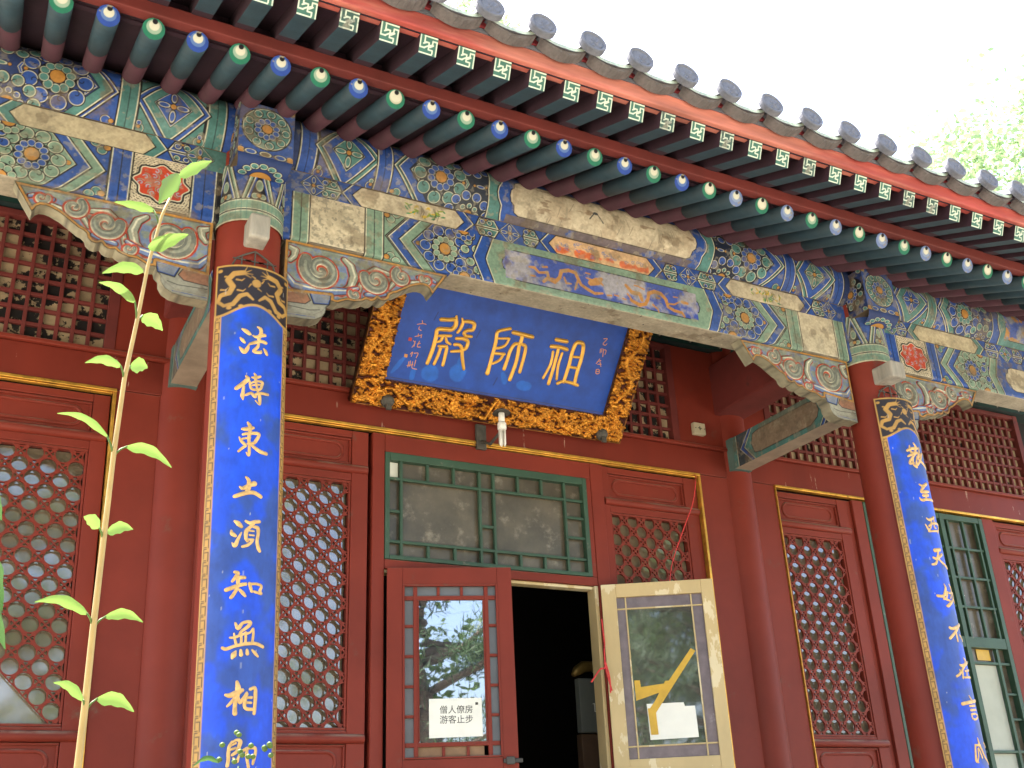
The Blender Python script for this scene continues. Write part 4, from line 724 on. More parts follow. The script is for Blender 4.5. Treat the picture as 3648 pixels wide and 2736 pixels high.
for i in range(-5, 48):
    X = RX0+i*RS
    if base_r is None:
        mb = MB(); p0 = Vector((X, -.6717, 4.1686)); q = lambda t: tuple(p0-ax*t)
        mb.tube([q(0), q(.365)], .038, 20, mi=0); mb.tube([q(.366), q(2.3)], .0378, 20, mi=1)
        base_r = mb.build('round_rafter', ['rafter_green', 'rafter_red'], hall); r = base_r; bx = X
    else:
        r = base_r.copy(); COL.objects.link(r); r.parent = hall; r.location.x = X-bx
    k = ('g' if i % 2 == 0 else 'b')
    if k == 'g' and rnd.random() < .45: k = 'h'
    if k == 'b' and i > 17 and rnd.random() < (.6 if i < 24 else .95): k = 'p'
    if k not in ends:
        e = raf_end(k).build('painted_end', 'painted_plaster', r); ends[k] = e.data; e.location.x = bx
    else:
        e = bpy.data.objects.new('painted_end', ends[k]); COL.objects.link(e); e.parent = r; e.location.x = bx
# flying rafters
FS = .42; fx = Vector((0, -1, -FS)).normalized(); fu = Vector((0, -FS, 1)).normalized()
def fly_end(var):
    bgc = lin(60, 108, 96, .45) if var else lin(84, 138, 120, .5); W_ = lin(226, 236, 212, .72)
    cv = Cv(-.034, .034, -.035, .035, .0017, bgc); s = .034
    def st(*p): cv.stroke([(a*s, b*s) for a, b in p], .0052, W_)
    st((-.93, .93), (-.93, -.35), (-.40, -.35)); st((-.93, -.93), (.45, -.93)); st((.93, -.93), (.93, .55), (.45, .55)); st((-.5, .93), (.93, .93))
    st((-.45, .80), (-.45, .30), (.05, .30), (.05, -.45), (.50, -.45), (.50, -.80)); st((-.45, -.35), (-.1, -.1), (.45, .15), (.45, .55)); st((-.55, .1), (-.2, .3)); st((.2, -.15), (.55, .1))
    if var: wear(cv, 3, .7, lin(80, 84, 80), .02, .5)
    return cv
fe = [fly_end(0), fly_end(1)]; fmesh = []
bf = None
for i in range(-2, 48):
    X = RX0+i*RS
    if bf is None:
        c0 = Vector((0, -.9878, 4.174)); h = .034
        def P4(t, sx, sz): v = c0-fx*t+fu*sz*h; return (X+sx*h, v.y, v.z)
        mb = MB()
        for t0, t1, m0 in ((0, .245, 0), (.245, .75, 1)):
            a = [P4(t0, -1, -1), P4(t0, 1, -1), P4(t0, 1, 1), P4(t0, -1, 1)]; b = [P4(t1, -1, -1), P4(t1, 1, -1), P4(t1, 1, 1), P4(t1, -1, 1)]
            mb.add(a+b, [(0, 4, 5, 1)], mi=m0); mb.add(a+b, [(1, 5, 6, 2), (2, 6, 7, 3), (3, 7, 4, 0)], mi=1)
            if t0 == 0: mb.add(a, [(0, 1, 2, 3)], mi=1)
        bf = mb.build('flying_rafter', ['rafter_green', 'red_board'], hall); f = bf; bfx = X
        for cv in fe:
            q = MB(); P = np.zeros(cv.X.shape+(3,)); o = c0+fx*.0015
            P[..., 0] = cv.X; P[..., 1] = o.y+cv.Y*fu.y; P[..., 2] = o.z+cv.Y*fu.z; q.grid(P, cv.C); fmesh.append(q)
        em = []
        e = fmesh[0].build('painted_end', 'painted_plaster', f); e.location.x = bfx; em.append(e.data)
        t_ = fmesh[1].build('painted_end', 'painted_plaster', f); em.append(t_.data); bpy.data.objects.remove(t_)
    else:
        f = bf.copy(); COL.objects.link(f); f.parent = hall; f.location.x = X-bfx
        e = bpy.data.objects.new('painted_end', em[1 if rnd.random() < .12 else 0]); COL.objects.link(e); e.parent = f; e.location.x = bfx
XA, XB = -3.0, 7.2
def slab(mb, y0, z0, y1, z1, th, x0=XA, x1=XB):
    v = [(x, y, z+d) for x in (x0, x1) for (y, z) in ((y0, z0), (y1, z1)) for d in (0, th)]
    mb.add(v, [(0, 1, 3, 2), (4, 6, 7, 5), (0, 4, 5, 1), (2, 3, 7, 6), (0, 2, 6, 4), (1, 5, 7, 3)])
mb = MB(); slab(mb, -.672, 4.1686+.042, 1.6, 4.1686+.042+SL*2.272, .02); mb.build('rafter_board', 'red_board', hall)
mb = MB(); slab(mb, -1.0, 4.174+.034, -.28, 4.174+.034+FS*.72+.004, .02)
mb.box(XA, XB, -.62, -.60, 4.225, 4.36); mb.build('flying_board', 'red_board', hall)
mb = MB(); mb.box(XA, XB, -.700, -.655, 4.209, 4.264); mb.build('eave_strip', 'red_dark_wood', hall, bevel=.004)
mb = MB(); mb.box(XA, XB, -1.022, -.965, 4.212, 4.298); mb.build('eave_fascia', 'red_eave_wood', hall, bevel=.006)
mb = MB(); mb.box(XA, XB, -1.034, -.98, 4.300, 4.345); mb.build('tile_board', 'crimson_board', hall, bevel=.004)
# tiles
TX, TS = .5603, .2178; NT = range(-9, 28); RSL = .40
def disc_tile():
    mb = MB(); r = .0565
    d = Vector((0, -1, .20)).normalized(); u = Vector((0, .20, 1)).normalized(); c = Vector((0, -1.118, 4.324))
    cv = Cv(-.059, .059, -.059, .059, .002, (.5, .5, .5)); rr = np.hypot(cv.X, cv.Y)
    H = .006*sst(rr, .042, .046)*(1-sst(rr, .053, .0565)); th = np.arctan2(cv.Y, cv.X)
    H += .0045*(rr < .037)*(np.sin(th*5+np.sin(rr*160)*1.6)*.5+.5)*sst(vnoise(cv.X, cv.Y, .012, 2, 4), .35, .55)
    P = np.zeros(cv.X.shape+(3,)); P[..., 0] = cv.X
    for k in (1, 2): P[..., k] = c[k]+cv.Y*u[k]+H*d[k]
    mb.grid(P, cv.C, rr < .0575)
    n = 24; V = []; F = []
    for t in (0, .022):
        for i in range(n):
            a = 2*math.pi*i/n; p = c-d*t+u*r*math.sin(a); V.append((r*math.cos(a), p.y, p.z))
    mb.add(V, [(i, i+n, (i+1) % n+n, (i+1) % n) for i in range(n)]+[tuple(range(2*n-1, n-1, -1))], smooth=False)
    # barrel behind it
    V = []; m = 12
    for j, y in enumerate((-1.10, 0.2, 2.6)):
        for i in range(m+1):
            a = math.pi*i/m; V.append((.043*math.cos(a), y, 4.312+RSL*(y+1.10)+.043*math.sin(a)-.012))
    mb.add(V, [(j*(m+1)+i, j*(m+1)+i+1, (j+1)*(m+1)+i+1, (j+1)*(m+1)+i) for j in range(2) for i in range(m)], smooth=True)
    return mb
dt = None
for k in NT:
    X = TX+k*TS
    if dt is None: dt = disc_tile().build('eave_tile', 'grey_tile', hall); dt.location.x = X
    else: o = dt.copy(); COL.objects.link(o); o.parent = hall; o.location.x = X
    dt_r = (dt if k == NT[0] else o); dt_r.rotation_euler = (0, R_(rnd.uniform(-1.5, 1.5)), 0) if False else (0, 0, 0)
pt = None
for k in list(NT)[:-1]:
    X = TX+(k+.5)*TS
    if pt is None:
        mb = MB(); m = 12; V = []; w = .098
        for y in (-1.09, .2, 2.6):
            for th in (0, .015):
                for i in range(m+1):
                    t = -1+2*i/m; V.append((w*t, y+(.012*abs(t) if y < -1 else 0), 4.272+th+.034*t*t+RSL*(y+1.09)))
        F = []; F1 = []
        for j in range(2):
            b0, b1 = j*2*(m+1), (j+1)*2*(m+1)
            for i in range(m):
                F.append((b0+i, b1+i, b1+i+1, b0+i+1)); F.append((b0+m+1+i, b0+m+2+i, b1+m+2+i, b1+m+1+i))
        mb.add(V, F, smooth=True, mi=0); mb.add(V, [(i, i+1, m+2+i, m+1+i) for i in range(m)], mi=1)
        # mortar bed, ragged
        r2 = random.Random(3); T = [(-w+2*w*i/16, 4.272+.034*(-1+2*i/16)**2) for i in range(17)]
        V = [(x, -1.078, z) for x, z in T]+[(x, -1.076, z-.003-.012*r2.random()) for x, z in T]+[(x, -1.035, z-.02) for x, z in T]
        mb.add(V, [(i+17, i+18, i+1, i) for i in range(16)]+[(i+34, i+35, i+18, i+17) for i in range(16)], mi=2)
        pt = mb.build('drip_tile', ['grey_tile', 'green_glaze', 'mortar'], hall); pt.location.x = X
    else: o = pt.copy(); COL.objects.link(o); o.parent = hall; o.location.x = X
mb = MB(); slab(mb, -1.03, 4.275, 2.8, 4.275+RSL*3.83-.03, .02); slab(mb, 2.8, 4.275+RSL*3.83-.03, 6.5, 4.3, .05); mb.build('roof', 'grey_tile', hall)

# ---- wall with its frames
W = 1.175
mb = MB()
mb.box(-2.6, 6.9, 1.172, 1.26, 3.604, 3.772); mb.build('lintel', 'red_lacquer_streaked', hall, bevel=.004)
mb = MB(); mb.box(-2.6, 6.9, 1.150, 1.26, 3.774, 3.798); mb.build('sill_ledge', 'red_lacquer', hall, bevel=.006)
for a, b in ((-.300, -.10), (.10, .302), (3.098, 3.32), (3.50, 3.683)):
    mb = MB(); mb.box(a, b, W, 1.27, .2, 3.602); mb.build('jamb_post', 'red_lacquer', hall, bevel=.004)
mb = MB()
for a, b in ((.310, 3.090),): mb.box(a-.004, b+.004, 1.160, 1.20, 3.586, 3.603); mb.box(a-.006, a+.010, 1.162, 1.20, .2, 3.585); mb.box(b-.010, b+.006, 1.162, 1.20, .2, 3.585); mb.box(a+.012, b-.012, 1.170, 1.20, 3.579, 3.584)
mb.build('gold_moulding', 'gold_leaf', hall, bevel=.003)
mb = MB(); mb.box(-2.5, -.300, 1.160, 1.20, 3.586, 3.603); mb.box(-.316, -.301, 1.162, 1.20, .2, 3.585); mb.box(-2.5, -.318, 1.17, 1.2, 3.579, 3.584); mb.build('gold_moulding', 'gold_leaf', hall, bevel=.003)
mb = MB(); mb.box(3.684, 6.9, 1.160, 1.20, 3.586, 3.603); mb.box(3.686, 3.693, 1.165, 1.20, .2, 3.585); mb.build('gold_moulding', 'gold_leaf', hall, bevel=.003)
# upper grid windows
def grid_window(x0, x1, seed, pm='backing_paper', z0=3.80, z1=4.43, lbl=None):
    mb = MB(); mb.box(x0-.05, x0, 1.165, 1.25, z0, z1+.03); mb.box(x1, x1+.05, 1.165, 1.25, z0, z1+.03); mb.box(x0, x1, 1.167, 1.25, z1, z1+.03)
    nx = int(round((x1-x0)/.0727)); nz = int(round((z1-z0)/.078))
    for i in range(1, nx+1):
        x = x0+(x1-x0)*i/(nx+0)-.0; 
        if i < nx: mb.box(x-.009, x+.009, 1.187, 1.212, z0, z1)
    for j in range(1, nz):
        z = z0+(z1-z0)*j/nz; mb.box(x0, x1, 1.189, 1.210, z-.009, z+.009)
    o = mb.build('lattice_transom', 'red_dark_wood', hall, bevel=.002, label=lbl)
    mb = MB(); mb.add([(x0, 1.216, z0), (x1, 1.216, z0), (x1, 1.216, z1), (x0, 1.216, z1)], [(0, 1, 2, 3)]); mb.build('paper_backing', pm, o)
    return o
grid_window(-2.1, -.384, 1); grid_window(.46, 2.93, 2); grid_window(3.736, 6.19, 3, 'backing_paper_clean')
for a, b in ((-.334, -.09), (.09, .41), (2.98, 3.32), (3.5, 3.686)):
    mb = MB(); mb.box(a, b, 1.17, 1.26, 3.80, 4.46); mb.build('upper_post', 'red_lacquer', hall, bevel=.004)
# painted beam and purlin along the top of the wall
cv = Cv(-2.6, 6.9, 0, .24, .012, lin(48, 92, 84, .4))
for i in range(40):
    x = -2.5+i*.24; cv.poly([(x, .12), (x+.1, .01), (x+.2, .12), (x+.1, .23)], BLU if i % 2 else GRN, lw=.012, ww=.008); cv.circ(x+.1, .12, .025, ORG if i % 3 else GRN, lw=.01, ww=0)
mb = MB(); mb.grid(np.stack([cv.X, 0*cv.X+1.13, 4.47+cv.Y], -1), cv.C); mb.box(-2.6, 6.9, 1.132, 1.3, 4.468, 4.712, lin(60, 80, 80, .4)); mb.build('wall_beam', 'painted_plaster', hall)
mb = MB(); mb.tube([(-2.6, 1.22, 4.83), (6.9, 1.22, 4.83)], .11, 24); mb.build('wall_purlin', 'red_board', hall)

# ---- lattice leaves
PC_ = .1175
def circle_lattice(x0, x1, z0, z1, phx, skip=None):
    bm = bmesh.new(); p = PC_; r0 = .0350; n = 32
    for j in range(-1, int((z1-z0)/(p/2))+3):
        for i in range(-1, int((x1-x0)/p)+3):
            cx = x0+phx+i*p+(p/2 if j % 2 else 0); cz = z1-.028-j*p/2
            if cx < x0-p/2 or cx > x1+p/2 or cz > z1+p/2 or cz < z0-p/2: continue
            if skip and skip(cx, cz): continue
            rings = [[], [], [], []]
            for k in range(n):
                a = 2*math.pi*k/n; c, s = math.cos(a), math.sin(a); R = (p/2)/(abs(c)+abs(s)); q = k % 8
                if q == 0: rr = (r0, .0400, .0545, R)
                elif q in (1, 7): rr = (r0, .0400, .0455, R)
                else: rr = (r0, r0+(R-r0)*.33, r0+(R-r0)*.66, R)
                for m_, r in enumerate(rr): rings[m_].append(bm.verts.new((cx+r*c, 0, cz+r*s)))
            for m_ in range(3):
                for k in range(n):
                    if m_ == 1 and (k % 8) in (0, 7): continue
                    k2 = (k+1) % n; bm.faces.new((rings[m_][k], rings[m_][k2], rings[m_+1][k2], rings[m_+1][k]))
    bmesh.ops.remove_doubles(bm, verts=bm.verts, dist=.0006)
    for co, no in (((x0, 0, 0), (-1, 0, 0)), ((x1, 0, 0), (1, 0, 0)), ((0, 0, z0), (0, 0, -1)), ((0, 0, z1), (0, 0, 1))):
        bmesh.ops.bisect_plane(bm, geom=bm.verts[:]+bm.edges[:]+bm.faces[:], plane_co=co, plane_no=no, clear_outer=True)
    bmesh.ops.recalc_face_normals(bm, faces=bm.faces[:])
    bmesh.ops.solidify(bm, geom=bm.faces[:], thickness=.013)
    me = bpy.data.meshes.new('circle_lattice'); bm.to_mesh(me); bm.free(); return me
def stadium(x0, x1, z0, z1, y, n=10):
    r = (z1-z0)/2; zc = (z0+z1)/2; P = []
    for i in range(n+1):
        a = -math.pi/2+math.pi*i/n; k = 1-.25*math.cos(a)**2; P.append((x1-r+r*math.cos(a)*1.0, y, zc+r*math.sin(a)))
    for i in range(n+1):
        a = math.pi/2+math.pi*i/n; P.append((x0+r+r*math.cos(a), y, zc+r*math.sin(a)))
    return P
def leaf(x0, x1, a, b, phx=.03, skip=None, lbl=None, zb=2.092):
    Y = 1.192; mb = MB()
    mb.box(x0, a-.014, Y, 1.25, .3, 3.572); mb.box(b+.014, x1, Y, 1.25, .3, 3.572)
    mb.box(a-.0135, b+.0135, Y+.002, 1.25, 3.535, 3.572)
    for z0, z1 in ((3.338, 3.385), (2.02, 2.062)):
        mb.box(a-.0135, b+.0135, Y+.001, 1.25, z0, z1)
        mb.tube([(x0+.004, Y+.002, (z0+z1)/2), (x1-.004, Y+.002, (z0+z1)/2)], .0225, 14)
    mb.box(a-.0135, b+.0135, Y+.002, 1.25, 1.80, 1.862); mb.box(a-.0135, b+.0135, Y+.002, 1.25, .3, .42)
    mb.box(a-.0135, b+.0135, Y+.002, 1.25, 3.300, 3.3375); mb.box(a-.0135, b+.0135, Y+.002, 1.25, 2.0625, zb-.014)
    for z0, z1 in ((3.386, 3.534), (1.863, 2.019), (.421, 1.799)):
        mb.box(a-.013, b+.013, Y+.022, 1.248, z0, z1)
        for q in ((a-.012, z0+.002, b+.012, z0+.012), (a-.012, z1-.012, b+.012, z1-.002), (a-.012, z0+.0125, a-.002, z1-.0125), (b+.002, z0+.0125, b+.012, z1-.0125)): mb.box(q[0], q[2], Y+.008, Y+.023, q[1], q[3])
    for z0, z1 in ((3.415, 3.505), (1.895, 1.985)):
        mb.tube(stadium(a+.03, b-.03, z0, z1, Y+.022), .009, 10, close=True)
    for q in ((a-.013, zb-.013, b+.013, zb-.001), (a-.013, 3.286, b+.013, 3.299), (a-.013, zb, a-.001, 3.285), (b+.001, zb, b+.013, 3.285)): mb.box(q[0], q[2], Y+.006, 1.235, q[1], q[3])
    o = mb.build('lattice_leaf', 'red_lacquer', hall, bevel=.003, label=lbl)
    me = circle_lattice(a, b, zb, 3.285, phx, skip); me.materials.append(MATS['red_lacquer'])
    c = bpy.data.objects.new('circle_lattice', me); COL.objects.link(c); c.parent = o; c.location = (0, 1.212, 0)
    mb = MB(); mb.box(a, b, 1.238, 1.244, zb, 3.285); mb.build('pane', 'round_hole_glass', o)
    return o
leaf(-.955, -.322, -.885, -.409, .0335, lambda x, z: z < 2.36 and x < -.635+(2.34-z)*.62)
leaf(-1.62, -.960, -1.54, -1.03, .03)
leaf(.326, .965, .395, .862, .058)
leaf(2.400, 3.076, 2.452, 2.968, .022)
leaf(3.697, 4.300, 3.733, 4.204, .0, lambda x, z: abs(x-4.20) < .03 and abs(z-3.02) < .04)
leaf(5.70, 6.30, 5.752, 6.24, .03)
# ---- centre door frame
mb = MB()
mb.box(.985, 1.051, 1.178, 1.26, .3, 3.575); mb.box(2.310, 2.394, 1.178, 1.26, .3, 3.575)
mb.box(1.052, 2.309, 1.180, 1.26, 3.478, 3.575); mb.box(1.052, 2.309, 1.180, 1.26, 2.856, 2.903); mb.box(2.279, 2.309, 1.181, 1.26, 2.9035, 3.4775)
mb.build('door_frame', 'red_lacquer', hall, bevel=.004)
mb = MB(); mb.box(1.06, 2.285, 1.20, 1.262, 2.838, 2.855); mb.box(2.286, 2.309, 1.183, 1.262, .3, 2.855); mb.build('door_jamb_lining', 'cream_paint', hall, bevel=.003)
def fbars(mb, bars, y0, y1):
    for (x0, x1, z0, z1) in bars: mb.box(x0, x1, y0, y1, z0, z1)
mb = MB(); fbars(mb, [(1.053, 1.079, 2.905, 3.476), (2.251, 2.278, 2.905, 3.476), (1.0795, 2.2505, 2.905, 2.926), (1.0795, 2.2505, 3.435, 3.476)], 1.176, 1.22)
b = .0075
fbars(mb, [(x-b, x+b, 2.926, 3.435) for x in (1.147, 1.602, 1.687, 2.134)], 1.184, 1.206)
fbars(mb, [(1.0795, 2.2505, z-b, z+b) for z in (3.337, 3.000)], 1.186, 1.204)
fbars(mb, [(x-b, x+b, z0, z1) for x in (1.297, 1.449, 1.838, 1.988) for z0, z1 in ((2.926, 2.992), (3.345, 3.435))], 1.185, 1.205)
fbars(mb, [(x0, x1, z-b, z+b) for x0, x1, z in ((1.079, 1.139, 3.16), (1.610, 1.679, 3.13), (2.142, 2.25, 3.12), (2.142, 2.25, 3.235))], 1.187, 1.203)
o = mb.build('transom_window', 'green_trim', hall, bevel=.002)
mb = MB(); mb.box(1.07, 2.26, 1.215, 1.219, 2.92, 3.45); mb.build('pane', 'dusty_pane', o)
mb = MB(); mb.box(1.081, 1.137, 1.2125, 1.2145, 3.346, 3.433); mb.build('pane_card', 'paper_white', o)

# ---- door leaves; e along the leaf, n towards the viewer
def leaf_frame(H, T):
    h = Vector((H[0], H[1], 0)); e = Vector((T[0]-H[0], T[1]-H[1], 0)).normalized(); n = e.cross(Vector((0, 0, 1))); return h, e, n
class LB(MB):
    def __init__(s, fr): super().__init__(); s.fr = fr
    def lbox(s, e0, e1, n0, n1, z0, z1, mi=0):
        h, e, n = s.fr; v = [tuple(h+e*a+n*b+Vector((0, 0, z))) for a in (e0, e1) for b in (n0, n1) for z in (z0, z1)]
        s.add(v, [(0, 2, 3, 1), (4, 5, 7, 6), (0, 1, 5, 4), (2, 6, 7, 3), (0, 4, 6, 2), (1, 3, 7, 5)], mi=mi)
    def lpoly(s, pts, n0, th=.0006, mi=0):
        h, e, n = s.fr; k = len(pts); f = [tuple(h+e*a+n*(n0+th)+Vector((0, 0, z))) for a, z in pts]; g = [tuple(h+e*a+n*n0+Vector((0, 0, z))) for a, z in pts]
        ar = sum(pts[i][0]*pts[(i+1) % k][1]-pts[(i+1) % k][0]*pts[i][1] for i in range(k)); t = tuple(range(k))
        F = [t if ar > 0 else t[::-1], (tuple(range(k, 2*k)))[::-1] if ar > 0 else tuple(range(k, 2*k))]+[(i, i+k, (i+1) % k+k, (i+1) % k) for i in range(k)]
        s.add(f+g, F, mi=mi)
FR = leaf_frame((1.062, 1.168), (1.649, .968)); FC = leaf_frame((2.306, 1.152), (2.82, .834))
m = LB(FR); L = .622
m.lbox(0, .077, -.02, .02, .32, 2.850); m.lbox(.549, L, -.02, .02, .32, 2.850); m.lbox(.0775, .5485, -.019, .019, 2.766, 2.850)
m.lbox(.0775, .5485, -.019, .019, 1.862, 1.942); m.lbox(.0775, .5485, -.010, .010, .5, 1.861); m.lbox(.0775, .5485, -.019, .019, .32, .499)
for q in ((.077, .087, 1.943, 2.765), (.539, .549, 1.943, 2.765), (.0875, .5385, 2.755, 2.765), (.0875, .5385, 1.943, 1.952)): m.lbox(q[0], q[1], .010, .024, q[2], q[3])
for x in (.1395, .4915): m.lbox(x-.010, x+.010, -.012, .014, 1.953, 2.754)
for z in (2.699, 2.007): m.lbox(.088, .538, -.011, .013, z-.010, z+.010)
for x in (.157-.004, .478): m.lbox(x-.004, x+.004, -.008, .010, 2.018, 2.688)
for x in (.254, .37): m.lbox(x-.007, x+.007, -.010, .012, 2.710, 2.754); m.lbox(x+.008, x+.022, -.010, .012, 1.953, 1.996)
for z in (2.561, 2.416, 2.274, 2.136): m.lbox(.088, .129, -.010, .012, z-.007, z+.007); m.lbox(.502, .538, -.010, .012, z-.007, z+.007)
door_red = m.build('door_leaf', 'red_lacquer', hall, bevel=.002, label='red glazed door leaf standing slightly open')
m = LB(FR); m.lbox(.15, .482, -.003, .0, 2.012, 2.694); m.build('glass', 'window_glass', door_red)
m = LB(FR); m.lbox(.086, .131, -.004, -.001, 1.95, 2.757); m.lbox(.500, .541, -.004, -.001, 1.95, 2.757); m.lbox(.131, .50, -.0042, -.0012, 2.708, 2.757); m.build('grey_panes', 'grey_pane', door_red)
m = LB(FR); m.lbox(.149, .262, -.003, .002, 1.952, 1.998); m.lbox(.276, .378, -.003, .002, 1.952, 1.998); m.lbox(.392, .462, -.003, .002, 1.952, 1.998); m.build('card_panes', 'brown_card', door_red)
m = LB(FR); m.lbox(.548, .640, .021, .034, 1.914, 1.934); m.lbox(.56, .60, .035, .046, 1.906, 1.942); m.build('latch', 'old_iron', door_red, bevel=.004)
m = LB(FC); L = .606
m.lbox(0, .079, -.02, .02, .32, 2.850); m.lbox(.541, L, -.02, .02, .32, 2.850); m.lbox(.0795, .5405, -.019, .019, 2.777, 2.850); m.lbox(.0795, .5405, -.019, .019, 1.85, 1.942); m.lbox(.0795, .5405, -.008, .008, .5, 1.849); m.lbox(.0795, .5405, -.019, .019, .32, .499)
for x in (.128, .482): m.lbox(x-.004, x+.004, -.006, .010, 1.943, 2.776)
for z in (2.714, 2.004): m.lbox(.080, .540, -.007, .009, z-.004, z+.004)
door_cr = m.build('door_leaf', 'cream_paint', hall, bevel=.002, label='cream painted door leaf with flaking paint, folded wide open')
m = LB(FC); m.lbox(.132, .478, -.003, .001, 2.008, 2.710); m.build('glass', 'old_glass', door_cr)
m = LB(FC)
for q in ((.079, .124, 1.942, 2.777), (.486, .541, 1.942, 2.777)): m.lbox(q[0], q[1], -.003, .0015, q[2], q[3])
m.lbox(.132, .478, -.003, .0015, 2.718, 2.777); m.lbox(.132, .478, -.003, .0015, 1.942, 2.0); m.build('tinted_panes', 'mauve_film', door_cr)
# ---- right bay green window
mb = MB(); GX = [(4.440, 4.478), (5.150, 5.190), (5.545, 5.582)]
fbars(mb, [(a, b_, .8, 3.575) for a, b_ in GX], 1.176, 1.23)
fbars(mb, [(a, b_, z0, z1) for a, b_ in ((4.4785, 5.1495), (5.1905, 5.5445)) for z0, z1 in ((3.536, 3.575), (2.655, 2.725), (.8, .86))], 1.178, 1.228)
fbars(mb, [(a, b_, z-.008, z+.008) for a, b_ in ((4.4785, 5.1495), (5.1905, 5.5445)) for z in (3.337, 3.131, 2.929, 2.557, 1.998)], 1.186, 1.208)
fbars(mb, [(x-.009, x+.009, 2.7255, 3.5355) for x in (4.60, 4.78, 4.96, 5.235, 5.385, 5.515)], 1.185, 1.207)
fbars(mb, [(x-.012, x+.012, .86, 2.6545) for x in (4.56, 5.06, 5.445)], 1.184, 1.209)
fbars(mb, [(5.457, 5.545, z-.007, z+.007) for z in (2.36, 2.2)], 1.187, 1.207)
gw = mb.build('green_window', 'green_trim', hall, bevel=.002)
mb = MB(); mb.box(4.47, 5.56, 1.222, 1.226, .85, 3.55); mb.build('pane', 'dusty_pane', gw)
mb = MB(); mb.box(4.302, 4.342, 1.20, 1.25, .3, 3.575); mb.box(4.343, 4.438, 1.178, 1.26, .3, 3.58); mb.box(5.584, 5.698, 1.178, 1.26, .3, 3.58); mb.build('window_post', 'red_lacquer', hall, bevel=.004)
# ---- shell behind the wall
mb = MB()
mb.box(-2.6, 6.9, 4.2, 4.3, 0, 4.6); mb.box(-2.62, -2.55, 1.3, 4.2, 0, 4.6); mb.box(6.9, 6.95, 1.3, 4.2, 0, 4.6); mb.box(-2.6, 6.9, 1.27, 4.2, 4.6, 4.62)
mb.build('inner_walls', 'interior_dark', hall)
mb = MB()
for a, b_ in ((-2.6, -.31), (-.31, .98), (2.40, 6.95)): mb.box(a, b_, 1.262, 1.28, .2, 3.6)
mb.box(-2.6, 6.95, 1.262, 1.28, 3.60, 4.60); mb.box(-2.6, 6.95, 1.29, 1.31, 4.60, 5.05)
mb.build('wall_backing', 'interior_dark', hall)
mb = MB(); mb.box(-2.6, 6.9, -.55, 4.3, .0, .2); mb.build('stone_platform', 'stone_paving', hall, bevel=.01)
# ---------------------------------------------------------------- brush strokes as low domed ribbons
def cr(pts, n=6):
    P = [np.array(p, float) for p in pts]
    if len(P) < 3: 
        return [P[0]+(P[-1]-P[0])*i/n for i in range(n+1)]
    o = []
    for i in range(len(P)-1):
        p0, p1, p2, p3 = P[max(i-1, 0)], P[i], P[i+1], P[min(i+2, len(P)-1)]
        for k in range(n):
            t = k/n; o.append(.5*((2*p1)+(-p0+p2)*t+(2*p0-5*p1+4*p2-p3)*t*t+(-p0+3*p1-3*p2+p3)*t**3))
    o.append(P[-1]); return o
def brush(mb, pts, fn, h=.5, kw=1.0):
    S = cr(pts); S = [(s[0], s[1], max(s[2], .0015)*kw) for s in S]
    def ext(a, b):     # rounded end beyond a
        d = np.array([a[0]-b[0], a[1]-b[1]]); d = d/max(np.hypot(*d), 1e-9); r = a[2]/2
        return [(a[0]+d[0]*r*math.sin(q), a[1]+d[1]*r*math.sin(q), a[2]*max(math.cos(q), .02)) for q in (R_(85), R_(60), R_(32))]
    S = ext(S[0], S[1])+S+ext(S[-1], S[-2])[::-1]
    V = []; n = len(S)
    for i, s in enumerate(S):
        a, b = S[max(i-1, 0)], S[min(i+1, n-1)]; d = np.array([b[0]-a[0], b[1]-a[1]]); d = d/max(np.hypot(*d), 1e-9); nx, ny = -d[1], d[0]
        for k, q in ((-1, 0), (-.7, .65), (0, 1), (.7, .65), (1, 0)):
            V.append(fn(s[0]+nx*k*s[2]/2, s[1]+ny*k*s[2]/2, .0008+q*s[2]*h*.5))
    mb.add(V, [(i*5+k, i*5+k+1, (i+1)*5+k+1, (i+1)*5+k) for i in range(n-1) for k in range(4)], smooth=True)

# ---------------------------------------------------------------- name plaque
TH = R_(39); PU = Vector((0, -math.sin(TH), math.cos(TH))); PN = Vector((0, -math.cos(TH), -math.sin(TH)))
def pp(x, t, n): return (x, 1.12+PU.y*t+PN.y*n, 3.70+PU.z*t+PN.z*n)
plaque = thing('name_plaque', 'blue name plaque with three gold seal characters in a carved gilt dragon frame', 'plaque', (1.66, 1.12, 3.70))
def local(o, root):      # world-built mesh under a placed root
    o.matrix_parent_inverse = Matrix.Translation(-root.location); return o
PX0, PX1, PT1 = .833, 2.489, .95; IX0, IX1, IT0, IT1 = .984, 2.336, .148, .802
cv = Cv(PX0, PX1, 0, PT1, .0026, (0, 0, 0)); X, Y = cv.X, cv.Y
sdi = np.maximum(np.maximum(IX0-X, X-IX1), np.maximum(IT0-Y, Y-IT1)); fm = sdi > -.003
H = np.zeros(X.shape); r = random.Random(12)
def bump_at(x, y, rx, ry, h, rings=0, ang=0):
    q = max(rx, ry); w = cv.win(x-q, x+q, y-q, y+q); dx, dy = X[w]-x, Y[w]-y; c, s = math.cos(ang), math.sin(ang); u, v = (dx*c+dy*s)/rx, (-dx*s+dy*c)/ry
    d = np.sqrt(u*u+v*v); hh = h*np.sqrt(np.clip(1-d*d, 0, 1))
    if rings: hh = hh*(.72+.28*np.cos(d*rings+np.arctan2(v, u)))
    H[w] = np.maximum(H[w], hh)
